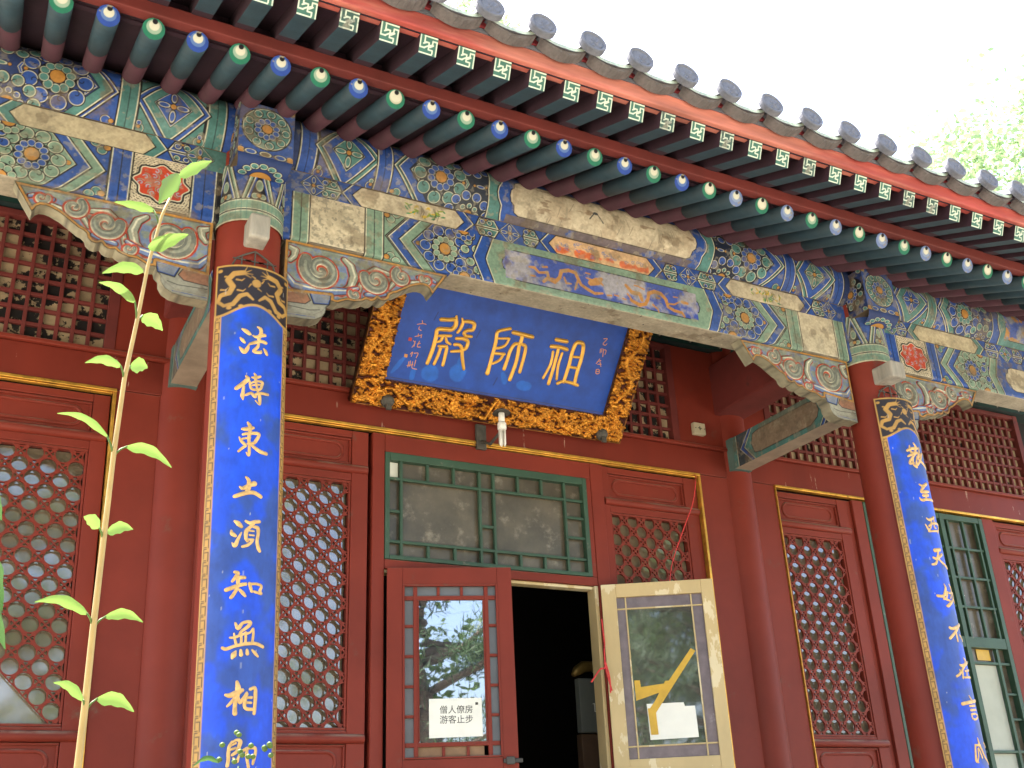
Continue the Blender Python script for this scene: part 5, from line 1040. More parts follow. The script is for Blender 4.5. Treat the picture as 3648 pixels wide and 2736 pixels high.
def ridge(pts, w0, h, sc=0):
    p = np.array(pts); W_ = np.array([q[2] for q in pts])/2; m = W_.max()+.004; w = cv.win(p[:, 0].min()-m, p[:, 0].max()+m, p[:, 1].min()-m, p[:, 1].max()+m); x, y = X[w], Y[w]; best = np.zeros(x.shape)
    for i in range(len(p)-1):
        e = p[i+1, :2]-p[i, :2]; L = max(e@e, 1e-12); t = np.clip(((x-p[i, 0])*e[0]+(y-p[i, 1])*e[1])/L, 0, 1); d = np.hypot(x-p[i, 0]-t*e[0], y-p[i, 1]-t*e[1])/(W_[i]*(1-t)+W_[i+1]*t+1e-6)
        hh = h*np.sqrt(np.clip(1-d*d, 0, 1))
        if sc: hh = hh*(.85+.15*np.cos((x+y)*900)*np.cos((x-y)*900))
        best = np.maximum(best, hh)
    H[w] = np.maximum(H[w], best)
for _ in range(1700):
    while 1:
        x, y = PX0+r.random()*(PX1-PX0), r.random()*PT1
        if max(max(IX0-x, x-IX1), max(IT0-y, y-IT1)) > .003 and min(x-PX0, PX1-x, y, PT1-y) > .007: break
    k = r.random(); rx = .007+.009*r.random()
    bump_at(x, y, rx*1.9, rx*.95, .009, 0, r.random()*.6-.3)
    for j in range(3 if k < .5 else 4):
        bump_at(x+(j-1.5)*rx*.95+r.uniform(-.002, .002), y+rx*(.35+.35*math.sin(j*2.1+k*6)), .0062+.003*r.random(), .0056+.0025*r.random(), .015+.006*r.random(), 6 if r.random() < .5 else 0)
def sdragon(x0, y0, dx, dy, L, amp, per, ph):
    pts = []; l = math.hypot(dx, dy); dx, dy = dx/l, dy/l
    for i in range(60):
        t = i/59; s = amp*math.sin(t*per+ph); w = .030*(math.sin(math.pi*min(.98, .15+t*.85)))**.7*.75+.004; pts.append((x0+dx*L*t-dy*s, y0+dy*L*t+dx*s, w))
    ridge(pts, 0, .024, 1)
    hx, hy = pts[0][0], pts[0][1]
    for a in range(7): ang = math.atan2(-dy, -dx)+(a-3)*.42; ridge([(hx, hy, .012), (hx+.03*math.cos(ang), hy+.03*math.sin(ang), .008), (hx+.055*math.cos(ang+.3), hy+.055*math.sin(ang+.3), .003)], 0, .024)
    bump_at(hx, hy, .026, .020, .030)
    for i in (14, 28, 42):
        q = pts[i]; ridge([(q[0], q[1], .014), (q[0]+.025, q[1]-.02, .010), (q[0]+.045, q[1]-.012, .005)], 0, .022)
sdragon(.97, .075, 1, 0, .55, .036, 13, .4); sdragon(2.35, .075, -1, 0, .55, .036, 13, 2.6)
sdragon(.905, .22, 0, 1, .50, .034, 12, 0); sdragon(2.412, .22, 0, 1, .50, .034, 12, 1.5); sdragon(1.0, .875, 1, 0, .6, .034, 12, .4); sdragon(2.3, .875, -1, 0, .6, .034, 12, .4)
ridge([(1.60, .03, .018), (1.635, .13, .018)], 0, .020); ridge([(1.625, .03, .014), (1.66, .13, .014)], 0, .020)
rim = np.minimum(np.minimum(X-PX0, PX1-X), np.minimum(Y, PT1-Y)); H = np.maximum(H, .006*(rim < .004))
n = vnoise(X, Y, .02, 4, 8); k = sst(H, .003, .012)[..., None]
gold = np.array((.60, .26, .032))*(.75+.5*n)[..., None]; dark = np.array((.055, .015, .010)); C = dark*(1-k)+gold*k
P = np.zeros(X.shape+(3,)); P[..., 0] = X
for a in (1, 2): P[..., a] = (1.12, 3.70)[a-1]+PU[a]*Y+PN[a]*(.006+H)
mb = MB(); mb.grid(P, C, fm)
def pbox(mb, x0, x1, t0, t1, n0, n1, col=(.02, .01, .008)):
    v = [pp(x, t, nn) for x in (x0, x1) for t in (t0, t1) for nn in (n0, n1)]
    mb.add(v, [(0, 2, 3, 1), (4, 5, 7, 6), (0, 1, 5, 4), (2, 6, 7, 3), (0, 4, 6, 2), (1, 3, 7, 5)], col)
pbox(mb, PX0, PX1, 0, PT1, -.045, -.012, (.03, .012, .008))
for q in ((PX0, IX0+.003, 0, PT1), (IX1-.003, PX1, 0, PT1), (IX0+.0035, IX1-.0035, 0, IT0+.003), (IX0+.0035, IX1-.0035, IT1-.003, PT1)): pbox(mb, q[0], q[1], q[2], q[3], -.0118, .0055, (.25, .10, .03))
local(mb.build('carved_frame', 'gold_carving', plaque), plaque)
f = Cv(IX0+.003, IX1-.003, IT0+.003, IT1-.003, .004, lin(20, 84, 196, .66))
nn_ = vnoise(f.X, f.Y, .14, 5, 4)[..., None]; f.C = f.C*(.80+.4*nn_)
for x, y, a, b_, t in ((1.2307, .221, .052, .050, 0), (1.384, .247, .050, .055, .3), (1.384, .30, .020, .06, 0), (1.045, .236, .014, .062, -.5), (1.66, .26, .018, .040, .5), (1.79, .24, .05, .03, 0), (1.135, .20, .016, .04, 0)):
    w = f.win(x-.1, x+.1, y-.1, y+.1); dx, dy = f.X[w]-x, f.Y[w]-y; c, s = math.cos(t), math.sin(t); d = ((dx*c+dy*s)/a)**2+((-dx*s+dy*c)/b_)**2; al = (1-sst(d+.5*vnoise(f.X[w], f.Y[w], .03, 3, 2), .9, 1.3))[..., None]*.75
    f.C[w] = f.C[w]*(1-al)+np.array(lin(24, 116, 232, .74))*al
for x, y in ((1.19, .55), (1.38, .52), (1.45, .50), (1.62, .50), (1.62, .26), (2.05, .55)): f.stroke([(x, y), (x-.012, y-.05, .004)][:1]+[(x-.012, y-.045)], .005, lin(30, 52, 130, .5))
f.band(IX0, IX1, lin(62, 92, 190, .62), y0=IT0, y1=IT0+.016, lw=.003, ww=0, black=lin(60, 60, 80, .5))
P = np.zeros(f.X.shape+(3,)); P[..., 0] = f.X
for a in (1, 2): P[..., a] = (1.12, 3.70)[a-1]+PU[a]*f.Y+PN[a]*(-.010)
mb = MB(); mb.grid(P, f.C); local(mb.build('blue_field', 'blue_enamel', plaque), plaque)
for ch in PLQ:
    mb = MB()
    for st in ch: brush(mb, st, lambda a, b_, hh: pp(a, b_, -.0095+hh), 1.0, 1.18)
    local(mb.build('gold_character', 'gold_paint', plaque), plaque)
for ch in INS:
    mb = MB()
    for st in ch: brush(mb, st, lambda a, b_, hh: pp(a, b_, -.0098+hh*.4), .5, .85)
    local(mb.build('small_inscription', 'orange_ink', plaque), plaque)
for (x, t), mm in (((1.074, .381), 'red_seal'), ((1.0735, .2906), 'orange_seal')):
    mb = MB(); pbox(mb, x-.009, x+.009, t-.009, t+.009, -.0095, -.008); local(mb.build('seal_mark', mm, plaque), plaque)
for x, t in ((1.024, .040), (2.344, .043)):
    mb = MB(); c = Vector(pp(x, t, .03)); mb.tube([tuple(c-PN*.04), tuple(c), tuple(c+PN*.012), tuple(c+PN*.016)], [.034, .036, .028, .010], 20)
    for q in (.026, .019, .012): mb.tube([tuple(c+PN*(.014-q*.1)+Vector((math.cos(a)*q, 0, 0))+PU*math.sin(a)*q) for a in [2*math.pi*i/20 for i in range(20)]], .0018, 5, close=True)
    mb.box(c.x-.014, c.x+.014, c.y-.02, c.y-.005, c.z-.05, c.z-.02); local(mb.build('support_boss', 'old_iron', plaque), plaque)

# ---------------------------------------------------------------- couplet boards on the columns
RB = .183
def couplet(cx, chars, nm, seed):
    root = thing('couplet_board', nm, 'board', (cx, -.16, 1.0), group='couplet boards on the front columns')
    hw = .158; cv = Cv(-hw, hw, .9, 3.61, .003, lin(8, 84, 236, .62))
    n = vnoise(cv.X, cv.Y*.8, .11, 4, seed)[..., None]; a = sst(n, .44, .62); cv.C = cv.C*(1-a)+np.array(lin(44, 86, 178, .62))*a
    m = vnoise(cv.X*3, cv.Y, .03, 3, seed+3)[..., None]; cv.C = cv.C*(.86+.28*m)
    gd, dk = lin(196, 150, 72, .7), lin(44, 32, 34, .6)
    for s in (-1, 1):
        cv.poly([(s*.128, .5), (s*.17, .5), (s*.17, 4), (s*.128, 4)], gd, lw=.002, ww=0)
        z = .9
        while z < 3.42:
            cv.stroke([(s*.134, z), (s*.134, z+.030), (s*.147, z+.030)], .0032, dk); cv.stroke([(s*.151, z+.008), (s*.151, z+.042), (s*.141, z+.042)], .0032, dk); cv.stroke([(s*.141, z+.002), (s*.151, z+.002)], .003, dk)
            z += .046
        cv.stroke([(s*.1285, .5), (s*.1285, 4)], .004, lin(190, 150, 130, .6))
    og = [(x/100*hw, 3.392+.050*(.5+.5*math.cos(math.pi*min(1, abs(x/100)*1.08)))) for x in range(-100, 101, 8)]
    cv.poly([(-.2, 3.39)]+og+[(.2, 3.39), (.2, 4), (-.2, 4)], dk, lw=0, ww=0)
    cv.stroke(og, .010, gd); cv.stroke([(-.154, 3.38), (-.154, 3.606), (.154, 3.606), (.154, 3.38)], .008, gd)
    # two dragons and a pearl
    cv.circ(.0, 3.535, .017, gd, lw=0, ww=0)
    for q in range(4):
        t = q*1.57+.3; cv.stroke([(.022*math.cos(t), 3.535+.022*math.sin(t), .006), (.036*math.cos(t+.3), 3.535+.036*math.sin(t+.3), .002)], .005, gd)
    for s in (-1, 1):
        cv.stroke([(s*.05, 3.575, .020), (s*.085, 3.570, .022), (s*.108, 3.545, .022), (s*.088, 3.515, .022), (s*.10, 3.488, .020), (s*.135, 3.48, .018), (s*.145, 3.455, .014), (s*.12, 3.435, .012)], .02, gd)
        cv.stroke([(s*.12, 3.435, .012), (s*.085, 3.44, .018), (s*.06, 3.475, .018), (s*.035, 3.485, .014), (s*.012, 3.465, .008)], .015, gd)
        for q in (-.6, 0, .6, 1.2): cv.stroke([(s*.05, 3.572, .006), (s*(.05-.035*math.cos(q)), 3.572+.03*math.sin(q), .002)], .004, gd)
        for x, z in ((.075, 3.545), (.12, 3.56), (.07, 3.50), (.135, 3.505)): cv.stroke([(s*x, z, .007), (s*(x-.02), z-.004, .005), (s*(x-.03), z+.006, .002)], .005, gd)
        for x, z in ((.10, 3.425), (.14, 3.585), (.055, 3.432)): cv.circ(s*x, z, .010, gd, ry=.007, lw=0, ww=0)
    r = random.Random(seed)
    for _ in range(26): x, z = (r.random()-.5)*.25, 1+r.random()*2.55; cv.stroke([(x, z), (x, z-.004-.02*r.random()**3)], .0018, lin(205, 205, 196, .7))
    th = cv.X/RB; mb = MB(); mb.grid(np.stack([cx+RB*np.sin(th), -RB*np.cos(th), cv.Y], -1), cv.C)
    T = np.linspace(-hw/RB, hw/RB, 20); e = []
    V = [(cx+rr*math.sin(t), -rr*math.cos(t), z) for z in (.9, 3.61) for rr in (RB-.0006, RB-.022) for t in T]
    k = 20; F = [(3*k+i, 3*k+i+1, 2*k+i+1, 2*k+i) for i in range(k-1)]+[(k+i+1, k+i, i, i+1) for i in range(k-1)]+[(k+i, k+i+1, 3*k+i+1, 3*k+i) for i in range(k-1)]+[(0, k, 3*k, 2*k), (k-1, 3*k-1, 4*k-1, 2*k-1)[::1]]
    mb.add(V, F[:-1]+[(k-1, 3*k-1, 4*k-1, 2*k-1)], lin(120, 84, 50, .5))
    local(mb.build('board', 'blue_enamel', root), root)
    fn = lambda a_, z, hh: (cx+(RB+hh)*math.sin(a_/RB), -(RB+hh)*math.cos(a_/RB), z)
    for ch in chars:
        mb = MB()
        for st in ch: brush(mb, st, fn, .45, 1.32)
        local(mb.build('gilt_character', 'pale_gold_paint', root), root)
    return root
cpl = couplet(0.0, CH_L, 'long blue couplet board with gold characters on the near left column', 11)
couplet(3.395, CH_R, 'long blue couplet board with gold characters on the far right column', 12)

# ---------------------------------------------------------------- lean of the old timbers in the left bay
def lean(o):
    me = o.data; n = len(me.vertices); a = np.empty(n*3, np.float32); me.vertices.foreach_get('co', a); a = a.reshape(-1, 3)
    x = a[:, 0]+o.location.x; w = np.clip((.55-x)/.5, 0, 1); a[:, 0] += w*.026*np.clip(3.6-a[:, 2], 0, 9); me.vertices.foreach_set('co', a.reshape(-1)); me.update()
done = set()
def walk(o):
    for c in o.children:
        if c.type == 'MESH' and c.data.name not in done and c.name.split('.')[0] not in ('round_rafter', 'flying_rafter', 'eave_tile', 'drip_tile', 'roof'):
            done.add(c.data.name)
            if c.data.users == 1: lean(c)
        walk(c)
walk(hall); walk(cpl)
bpy.context.view_layer.update()

# ---------------------------------------------------------------- small things
lamp = thing('wall_lamp', 'small iron wall lamp with a bare white energy saving bulb under the plaque', 'lamp', (1.60, 1.16, 3.62))
mb = MB(); mb.box(1.575, 1.635, 1.150, 1.171, 3.555, 3.70); mb.tube([(1.605, 1.15, 3.60), (1.62, 1.08, 3.56), (1.64, 1.0, 3.60), (1.645, .96, 3.68), (1.635, .95, 3.715)], .009, 10)
local(mb.build('bracket', 'old_iron', lamp, bevel=.003), lamp)
mb = MB(); mb.tube([(1.628, .95, 3.722), (1.628, .95, 3.712), (1.628, .95, 3.700), (1.628, .95, 3.692)], [.006, .026, .046, .050], 24); local(mb.build('lamp_shade', 'old_iron', lamp), lamp)
mb = MB(); mb.tube([(1.628, .95, 3.70), (1.628, .95, 3.64)], .017, 18); mb.tube([(1.628, .95, 3.641), (1.628, .95, 3.632), (1.628, .95, 3.60), (1.628, .95, 3.596)], [.018, .024, .024, .018], 18); local(mb.build('lamp_socket', 'white_plastic', lamp), lamp)
mb = MB()
for dx, dy in ((-.013, 0), (0, .011), (.013, 0)): mb.tube([(1.628+dx, .95+dy-.006, 3.60), (1.628+dx, .95+dy-.006, 3.518), (1.628+dx, .95+dy, 3.508), (1.628+dx, .95+dy+.006, 3.518), (1.628+dx, .95+dy+.006, 3.60)], .0052, 10)
local(mb.build('bulb', 'white_plastic', lamp), lamp)
sk = thing('power_socket', 'ivory plastic power socket box on the red wall beside the plaque', 'socket', (3.12, 1.16, 3.89))
mb = MB(); mb.box(3.072, 3.160, 1.135, 1.169, 3.853, 3.932); local(mb.build('case', 'ivory_plastic', sk, bevel=.006), sk)
mb = MB(); mb.box(3.112, 3.118, 1.1335, 1.1345, 3.880, 3.906); mb.box(3.100, 3.130, 1.1332, 1.1342, 3.892, 3.896)
for x in (3.083, 3.149): mb.tube([(x, 1.1345, 3.892), (x, 1.132, 3.892)], .003, 8)
local(mb.build('contacts', 'black_ink', sk), sk)
def text_mesh(s, size, fr, e0, z0, nn, mname, parent, root):
    cu = bpy.data.curves.new('t', 'FONT'); cu.body = s; cu.size = size; cu.align_x = 'CENTER'; cu.space_line = 1.12
    to = bpy.data.objects.new('t', cu); COL.objects.link(to); dg = bpy.context.evaluated_depsgraph_get(); me = bpy.data.meshes.new_from_object(to.evaluated_get(dg)); bpy.data.objects.remove(to)
    h, e, n = fr
    for v in me.vertices: p = h+e*(e0+v.co.x)+n*nn+Vector((0, 0, z0+v.co.y)); v.co = p
    me.materials.clear(); me.materials.append(MATS[mname]); o = bpy.data.objects.new(parent, me); COL.objects.link(o); o.parent = root; return local(o, root)
def onleaf(fr, e, z, n=0): return fr[0]+fr[1]*e+fr[2]*n+Vector((0, 0, z))
nt_ = thing('paper_notice', 'white paper notice with two lines of Chinese writing taped inside the red door glass', 'notice', tuple(onleaf(FR, .33, 2.04, .003)))
m = LB(FR); m.lpoly([(.203, 2.216), (.202, 2.037), (.457, 2.040), (.456, 2.217)], .0012); local(m.build('sheet', 'paper_white', nt_), nt_)
text_mesh('僧人僚房\n游客止步', .0405, FR, .333, 2.150, .0026, 'black_ink', 'writing', nt_)
m = LB(FR); m.lpoly([(.425, 2.196), (.425, 2.183), (.438, 2.185), (.438, 2.196)], .0024); local(m.build('clip', 'old_iron', nt_), nt_)
nb = thing('paper_sheet', 'blank white paper stuck low on the glass of the cream door leaf', 'paper', tuple(onleaf(FC, .32, 2.04, .003)))
m = LB(FC); m.lpoly([(.192, 2.213), (.196, 2.033), (.445, 2.036), (.442, 2.192), (.39, 2.193), (.385, 2.212)], .0022); local(m.build('sheet', 'paper_white', nb), nb)
tp = thing('yellow_tape', 'strips of yellow tape stuck across the glass of the cream door leaf', 'tape', tuple(onleaf(FC, .3, 2.1, .005)))
m = LB(FC)
for i, q in enumerate(([(.475, 2.472), (.452, 2.487), (.195, 2.175), (.228, 2.155)], [(.138, 2.335), (.168, 2.335), (.17, 2.30), (.33, 2.315), (.33, 2.285), (.14, 2.232)], [(.30, 2.325), (.34, 2.325), (.215, 2.14), (.20, 2.165)], [(.196, 2.19), (.236, 2.19), (.240, 2.058), (.202, 2.058)], [(.150, 2.23), (.21, 2.225), (.20, 2.13), (.155, 2.12)][:4])):
    if i == 4: continue
    m.lpoly(q, .0034+.0008*i, .0006)
local(m.build('strips', 'yellow_tape', tp), tp)
def cord(nm, lbl, runs, rr):
    mb = MB()
    for p in runs: mb.tube([tuple(q) for q in cr([np.array(v) for v in p], 5)], rr, 6)
    o = mb.build(nm, 'red_string'); tag(o, lbl, 'cord'); return o
cord('slanting_string', 'thin red cord slanting down the lattice from the gold moulding to the cream door', [[(3.040, 1.155, 3.585), (3.009, 1.10, 3.541), (2.958, 1.09, 3.381), (2.869, 1.09, 3.213), (2.742, 1.06, 3.0), (2.64, .97, 2.855)]], .0032)
cord('hanging_string', 'knotted red string hanging on the jamb beside the dark doorway', [[(2.262, 1.10, 2.655), (2.270, 1.10, 2.53), (2.258, 1.09, 2.49), (2.252, 1.09, 2.40), (2.21, 1.07, 2.385), (2.14, 1.05, 2.315)], [(2.255, 1.09, 2.42), (2.262, 1.085, 2.36), (2.28, 1.08, 2.28)], [(2.258, 1.09, 2.43), (2.275, 1.085, 2.35), (2.270, 1.08, 2.27)]], .0045)
wb = thing('white_board', 'pale grey board standing behind the lower panes of the far right green window', 'board', (5.29, 1.21, 2.02))
mb = MB(); mb.box(5.203, 5.430, 1.2095, 1.2135, 2.008, 2.547); mb.box(5.203, 5.430, 1.2095, 1.2135, 1.87, 1.988); local(mb.build('panel', 'pale_board', wb), wb)
yp = MB(); yp.box(5.275, 5.40, 1.214, 1.2165, 2.58, 2.65); tag(yp.build('yellow_paper', 'yellow_tape'), 'small yellow paper patch on the pane above the pale board in the green window', 'paper')
cab = thing('cabinet', 'pale grey metal cabinet inside the dark doorway standing on a brown box', 'cabinet', (2.66, 1.85, 2.14))
mb = MB(); mb.box(2.49, 2.93, 1.75, 1.80, 2.15, 2.455); local(mb.build('case', 'grey_metal', cab, bevel=.004), cab)
mb = MB(); mb.tube([(2.575, 1.745, 2.31), (2.575, 1.73, 2.31), (2.575, 1.73, 2.265), (2.60, 1.73, 2.262), (2.60, 1.745, 2.262)], .003, 6); local(mb.build('handle', 'white_plastic', cab), cab)
bb = MB(); bb.box(2.505, 2.95, 1.78, 1.84, .2, 2.145); tag(bb.build('wooden_cupboard', 'brown_box', bevel=.004), 'dark brown wooden cupboard under the grey cabinet inside the doorway', 'cupboard')
gh = MB(); gh.tube([(2.47, 1.78, 2.475), (2.50, 1.78, 2.50), (2.56, 1.8, 2.53), (2.62, 1.8, 2.535), (2.70, 1.82, 2.50), (2.72, 1.82, 2.47)], [.012, .03, .035, .03, .03, .012], 12); tag(gh.build('brass_fish_drum', 'old_brass'), 'small rounded golden ornament lying on top of the grey cabinet', 'ornament')
# ---------------------------------------------------------------- tall seedling in front
STEM = [(-.713, 1.595), (-.713, 1.651), (-.714, 1.727), (-.714, 1.816), (-.714, 1.909), (-.712, 1.995), (-.706, 2.066), (-.701, 2.139), (-.692, 2.208), (-.678, 2.26)]
LV = [((-0.676, 2.272), (-0.637, 2.315), 0.0163), ((-0.679, 2.269), (-0.699, 2.213), 0.0236), ((-0.701, 2.217), (-0.744, 2.225), 0.0127), ((-0.703, 2.159), (-0.663, 2.18), 0.02), ((-0.705, 2.134), (-0.747, 2.128), 0.0163), ((-0.711, 2.087), (-0.752, 2.096), 0.0127), ((-0.7, 2.077), (-0.675, 2.069), 0.02), ((-0.718, 2.007), (-0.755, 1.998), 0.0127), ((-0.707, 2.013), (-0.687, 2.02), 0.02), ((-0.723, 1.924), (-0.775, 1.937), 0.0092), ((-0.701, 1.919), (-0.651, 1.906), 0.0145), ((-0.72, 1.825), (-0.737, 1.831), 0.0145), ((-0.711, 1.824), (-0.684, 1.833), 0.0145), ((-0.722, 1.738), (-0.771, 1.743), 0.0127), ((-0.703, 1.738), (-0.665, 1.737), 0.0127), ((-0.716, 1.656), (-0.745, 1.669), 0.0109), ((-0.702, 1.659), (-0.665, 1.649), 0.0163)]
NODES = [2.25, 2.25, 2.195, 2.14, 2.12, 2.065, 2.06, 1.992, 1.992, 1.905, 1.905, 1.812, 1.812, 1.725, 1.725, 1.645, 1.645]
CP = np.array((-.8422, -3.7172, 1.5))
def blade(mb, base, tip, wd, arch=.18, fold=.35, seed=0, n=12):
    base, tip = np.array(base, float), np.array(tip, float); d = tip-base; L = np.linalg.norm(d); d /= L
    v = (base+tip)/2-CP; v /= np.linalg.norm(v); up = np.array((0, 0, 1.)); side = np.cross(v, d); side /= np.linalg.norm(side)
    if side[2] < 0: side = -side
    nrm = np.cross(d, side); r = random.Random(seed)
    V = []
    for i in range(n+1):
        t = i/n; w = wd*(math.sin(math.pi*min(1, t*.96+.02)**.72))**.85*(1-.25*t)+.0002; w *= 1+.10*math.sin(t*19+seed)
        c = base+d*L*t+up*L*arch*math.sin(math.pi*t)
        for k in (-1, -.5, 0, .5, 1): V.append(tuple(c+side*w*.5*k+nrm*(abs(k)*fold*w*.5)+up*(-.10*w*abs(k))))
    mb.add(V, [(i*5+k, i*5+k+1, (i+1)*5+k+1, (i+1)*5+k) for i in range(n) for k in range(4)], smooth=True)
pl = thing('tall_seedling', 'slender tall seedling with paired fresh green leaves in front of the left bay', 'plant', (-.713, -2.6, 0))
mb = MB(); pts = [(-.73, -2.6, 0), (-.72, -2.6, .8)]+[(x, -2.6, z) for x, z in STEM]; mb.tube(pts, [.005, .0045]+[.0037-.0022*i/9 for i in range(10)], 10); local(mb.build('stem', 'stem_green', pl), pl)
for i, (b_, t_, w_) in enumerate(LV):
    mb = MB(); zn = NODES[i]; xs_ = np.interp(zn, [p[1] for p in STEM], [p[0] for p in STEM])
    dy = (-.012 if i % 2 else .012); mid = ((xs_+b_[0])/2, -2.6+dy*.2, (zn+b_[1])/2+.002)
    if abs(b_[0]-xs_) > .003: mb.tube([(xs_, -2.6, zn), mid, (b_[0], -2.6+dy*.4, b_[1])], [.0013, .0011, .001], 6)
    blade(mb, (b_[0], -2.6+dy*.4, b_[1]), (t_[0], -2.6+dy*1.5, t_[1]), w_*.92, .16 if i > 3 else .05, .3, i); local(mb.build('leaf', 'fresh_leaf', pl), pl)
bp_ = thing('budding_plant', 'short green plant tip with small round buds at the bottom edge', 'plant', (-.55, -2.556, 0))
mb = MB(); mb.tube([(-.545, -2.556, 0), (-.55, -2.556, 1.50), (-.552, -2.556, 1.60)], [.004, .002, .001], 8); local(mb.build('stem', 'dark_leaf', bp_), bp_)
mb = MB(); r = random.Random(2)
for i in range(15):
    x = -.585+r.random()*.055; z = 1.590+.034*r.random()+.012*math.sin((x+.585)*60); c = Vector((x+.012, -2.556+r.random()*.01, z)); mb.tube([tuple(c+Vector((0, 0, -.0028))), tuple(c+Vector((0, 0, -.0018))), tuple(c), tuple(c+Vector((0, 0, .0018))), tuple(c+Vector((0, 0, .0028)))], [.0005, .0024, .0032, .0022, .0004], 8)
local(mb.build('buds', 'fresh_leaf', bp_), bp_)
mb = MB(); blade(mb, (-.572, -2.556, 1.604), (-.598, -2.553, 1.600), .006, .25, .4, 3); local(mb.build('leaf', 'dark_leaf', bp_), bp_)
dl = thing('dark_leaved_sprig', 'dark green leafy sprig just entering at the left edge', 'plant', (-.84, -2.845, 0))
mb = MB(); mb.tube([(-.85, -2.845, 0), (-.845, -2.845, 1.2), (-.835, -2.845, 1.78)], .0025, 8); local(mb.build('stem', 'dark_leaf', dl), dl)
for i, (a, b_, w_) in enumerate((((-.828, -2.845, 1.735), (-.807, -2.84, 1.686), .018), ((-.825, -2.845, 1.705), (-.801, -2.84, 1.658), .014), ((-.83, -2.845, 1.78), (-.817, -2.84, 1.755), .010))):
    mb = MB(); blade(mb, a, b_, w_, .05, .3, i+30); local(mb.build('leaf', 'dark_leaf', dl), dl)

# ---------------------------------------------------------------- trees and ground
def leaves(mb, c, rad, n, size, r, flat=1.0, clumps=14):
    cl = []
    for _ in range(clumps):
        v = Vector((r.gauss(0, 1), r.gauss(0, 1), r.gauss(0, 1))).normalized()*rad*(.35+.6*r.random()); v.z *= flat; cl.append((Vector(c)+v, rad*(.22+.22*r.random())))
    V = []; F = []
    for i in range(n):
        p, q = cl[r.randrange(clumps)]; v = p+Vector((r.gauss(0, 1), r.gauss(0, 1), r.gauss(0, .8)))*q*.55
        a = Vector((r.gauss(0, 1), r.gauss(0, 1), r.gauss(0, .6))).normalized(); b = a.cross(Vector((r.gauss(0, 1), r.gauss(0, 1), r.gauss(0, 1)))).normalized(); s = size*(.6+.8*r.random())
        k = len(V); V += [tuple(v), tuple(v+a*s*.5+b*s*.28), tuple(v+a*s), tuple(v+a*s*.5-b*s*.28)]; F.append((k, k+1, k+2, k+3))
    mb.add(V, F); return cl
def tree(nm, lbl, x, y, h, rad, n, size, seed, lm='tree_leaf', clumps=14, flat=1.0, group=None, cz=None):
    r = random.Random(seed); t = thing(nm, lbl, 'tree', (x, y, 0), group); cz = cz or h-rad
    mb = MB(); cl = leaves(mb, (x, y, cz), rad, n, size, r, flat, clumps); local(mb.build('crown', lm, t), t)
    mb = MB(); b = Vector((x, y, 0)); top = Vector((x+r.uniform(-.4, .4), y+r.uniform(-.4, .4), cz-rad*(1.0 if lm == 'bright_leaf' else 0))); h = h*(.55 if lm == 'bright_leaf' else 1); mb.tube([tuple(b), tuple(b.lerp(top, .5)+Vector((.15, .1, 0))), tuple(top)], [h*.022, h*.016, h*.006], 12)
    for p, q in cl: s = b.lerp(top, .45+.5*r.random()); p = s.lerp(p, .7 if lm == 'bright_leaf' else 1.0); m_ = s.lerp(p, .5)+Vector((0, 0, -.15)); mb.tube([tuple(s), tuple(m_), tuple(p)], ([h*.006, h*.004, h*.0015] if lm != 'bright_leaf' else [.02, .012, .005]), 6)
    local(mb.build('trunk', 'bark', t), t)
    return t
D = lambda dx, dy, dz, t: (-.8422+dx*t, -3.7172+dy*t, 1.5+dz*t)
cx_, cy_, cz_ = D(.722, .448, .515, 17)
tree('leafy_tree', 'sunlit leafy tree rising beyond the right end of the tiled eave', cx_, cy_, 13.0, 1.55, 4200, .11, 5, 'bright_leaf', clumps=46, cz=cz_)
cx_, cy_, cz_ = D(.331, .639, .690, 19)
tree('leafy_tree', 'leafy treetop just peeping over the eave at the top edge', cx_, cy_, cz_+.8, .8, 420, .10, 9, 'bright_leaf', clumps=7, cz=cz_)
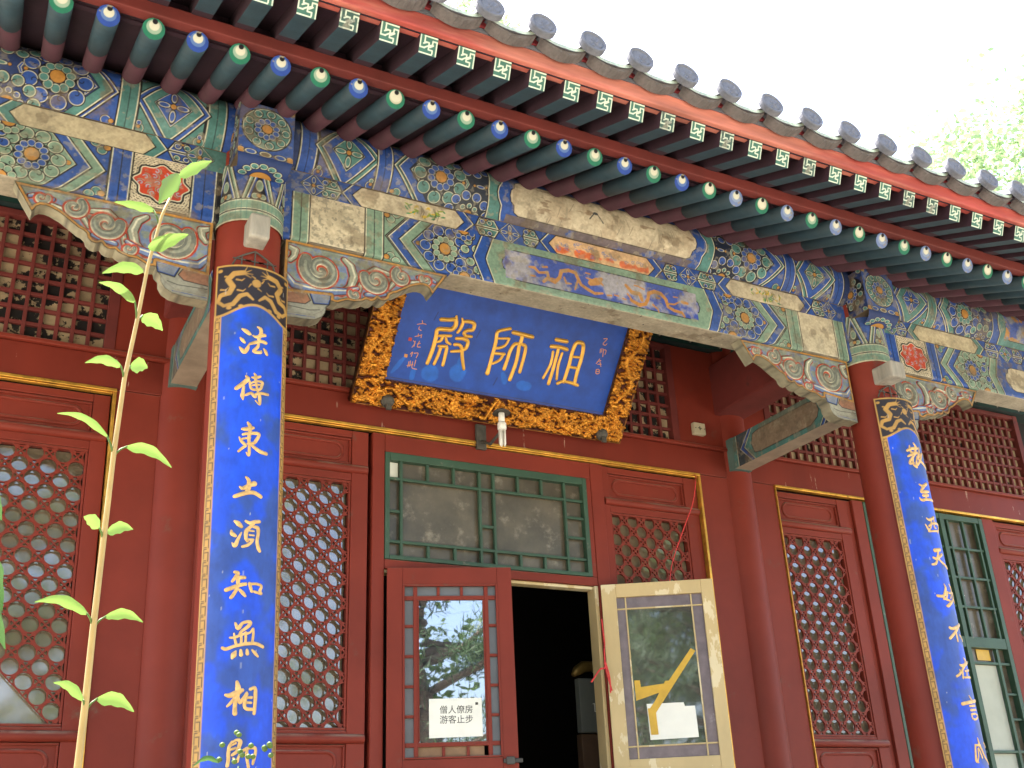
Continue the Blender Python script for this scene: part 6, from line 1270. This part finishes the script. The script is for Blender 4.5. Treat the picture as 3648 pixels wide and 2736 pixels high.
# old pine in the courtyard, seen reflected in the door glass
def pine(x, y, h, seed):
    r = random.Random(seed); t = thing('courtyard_pine', 'dark old pine tree mirrored in the glass of the red door', 'tree', (x, y, 0))
    tr = MB(); N_ = MB(); pts = [(x, y, 0), (x+.3, y, h*.3), (x-.2, y+.2, h*.6), (x+.2, y, h)]; tr.tube(pts, [.22, .17, .12, .05], 12)
    V = []; F = []
    for i in range(36):
        z = h*(.28+.7*i/36); a = r.random()*6.28; L = (1.0-.55*i/30)*(2.0+1.6*r.random()); s = Vector((x, y, z)); e = s+Vector((math.cos(a)*L, math.sin(a)*L, .3+r.random()*.5)); m_ = s.lerp(e, .5)+Vector((r.uniform(-.3, .3), r.uniform(-.3, .3), -.15)); tr.tube([tuple(s), tuple(m_), tuple(e)], [.07, .045, .012], 6)
        for j in range(15):
            c = m_.lerp(e, r.random()*1.1)+Vector((r.gauss(0, .35), r.gauss(0, .35), r.gauss(0, .16)))
            for q in range(60):
                d = Vector((r.gauss(0, 1), r.gauss(0, 1), r.gauss(.3, .7))).normalized()*(.16+.12*r.random()); b = d.cross(Vector((.3, .5, .8))).normalized()*.010; o = c+Vector((r.gauss(0, .16), r.gauss(0, .16), r.gauss(0, .07)))
                k = len(V); V += [tuple(o-b), tuple(o+b), tuple(o+d)]; F.append((k, k+1, k+2))
    N_.add(V, F); local(tr.build('trunk', 'bark', t), t); local(N_.build('crown', 'pine_needle', t), t)
pine(-1.35, -9.0, 7.5, 3)
for k_, (x, y, h, lb) in enumerate(((-4.2, -11, 8.5, 'round leafy tree across the courtyard mirrored in the cream door glass'), (-9, -12, 8.5, 'leafy tree across the courtyard facing the left bay'), (2.6, -13, 9.5, 'tall leafy tree across the courtyard facing the doorway'),
        (7.6, -11.5, 11, 'tallest leafy tree across the courtyard mirrored in the transom'), (12.8, -12.5, 9.5, 'broad leafy tree across the courtyard facing the far right bay'))):
    tree('courtyard_tree', lb, x, y, h, 3.2, 6000, .17, 21+k_, clumps=24, flat=1.1)
mb = MB(); mb.add([(-400, -400, 0), (400, -400, 0), (400, 400, 0), (-400, 400, 0)], [(0, 1, 2, 3)]); g = mb.build('paving', 'stone_paving'); g['kind'] = 'structure'
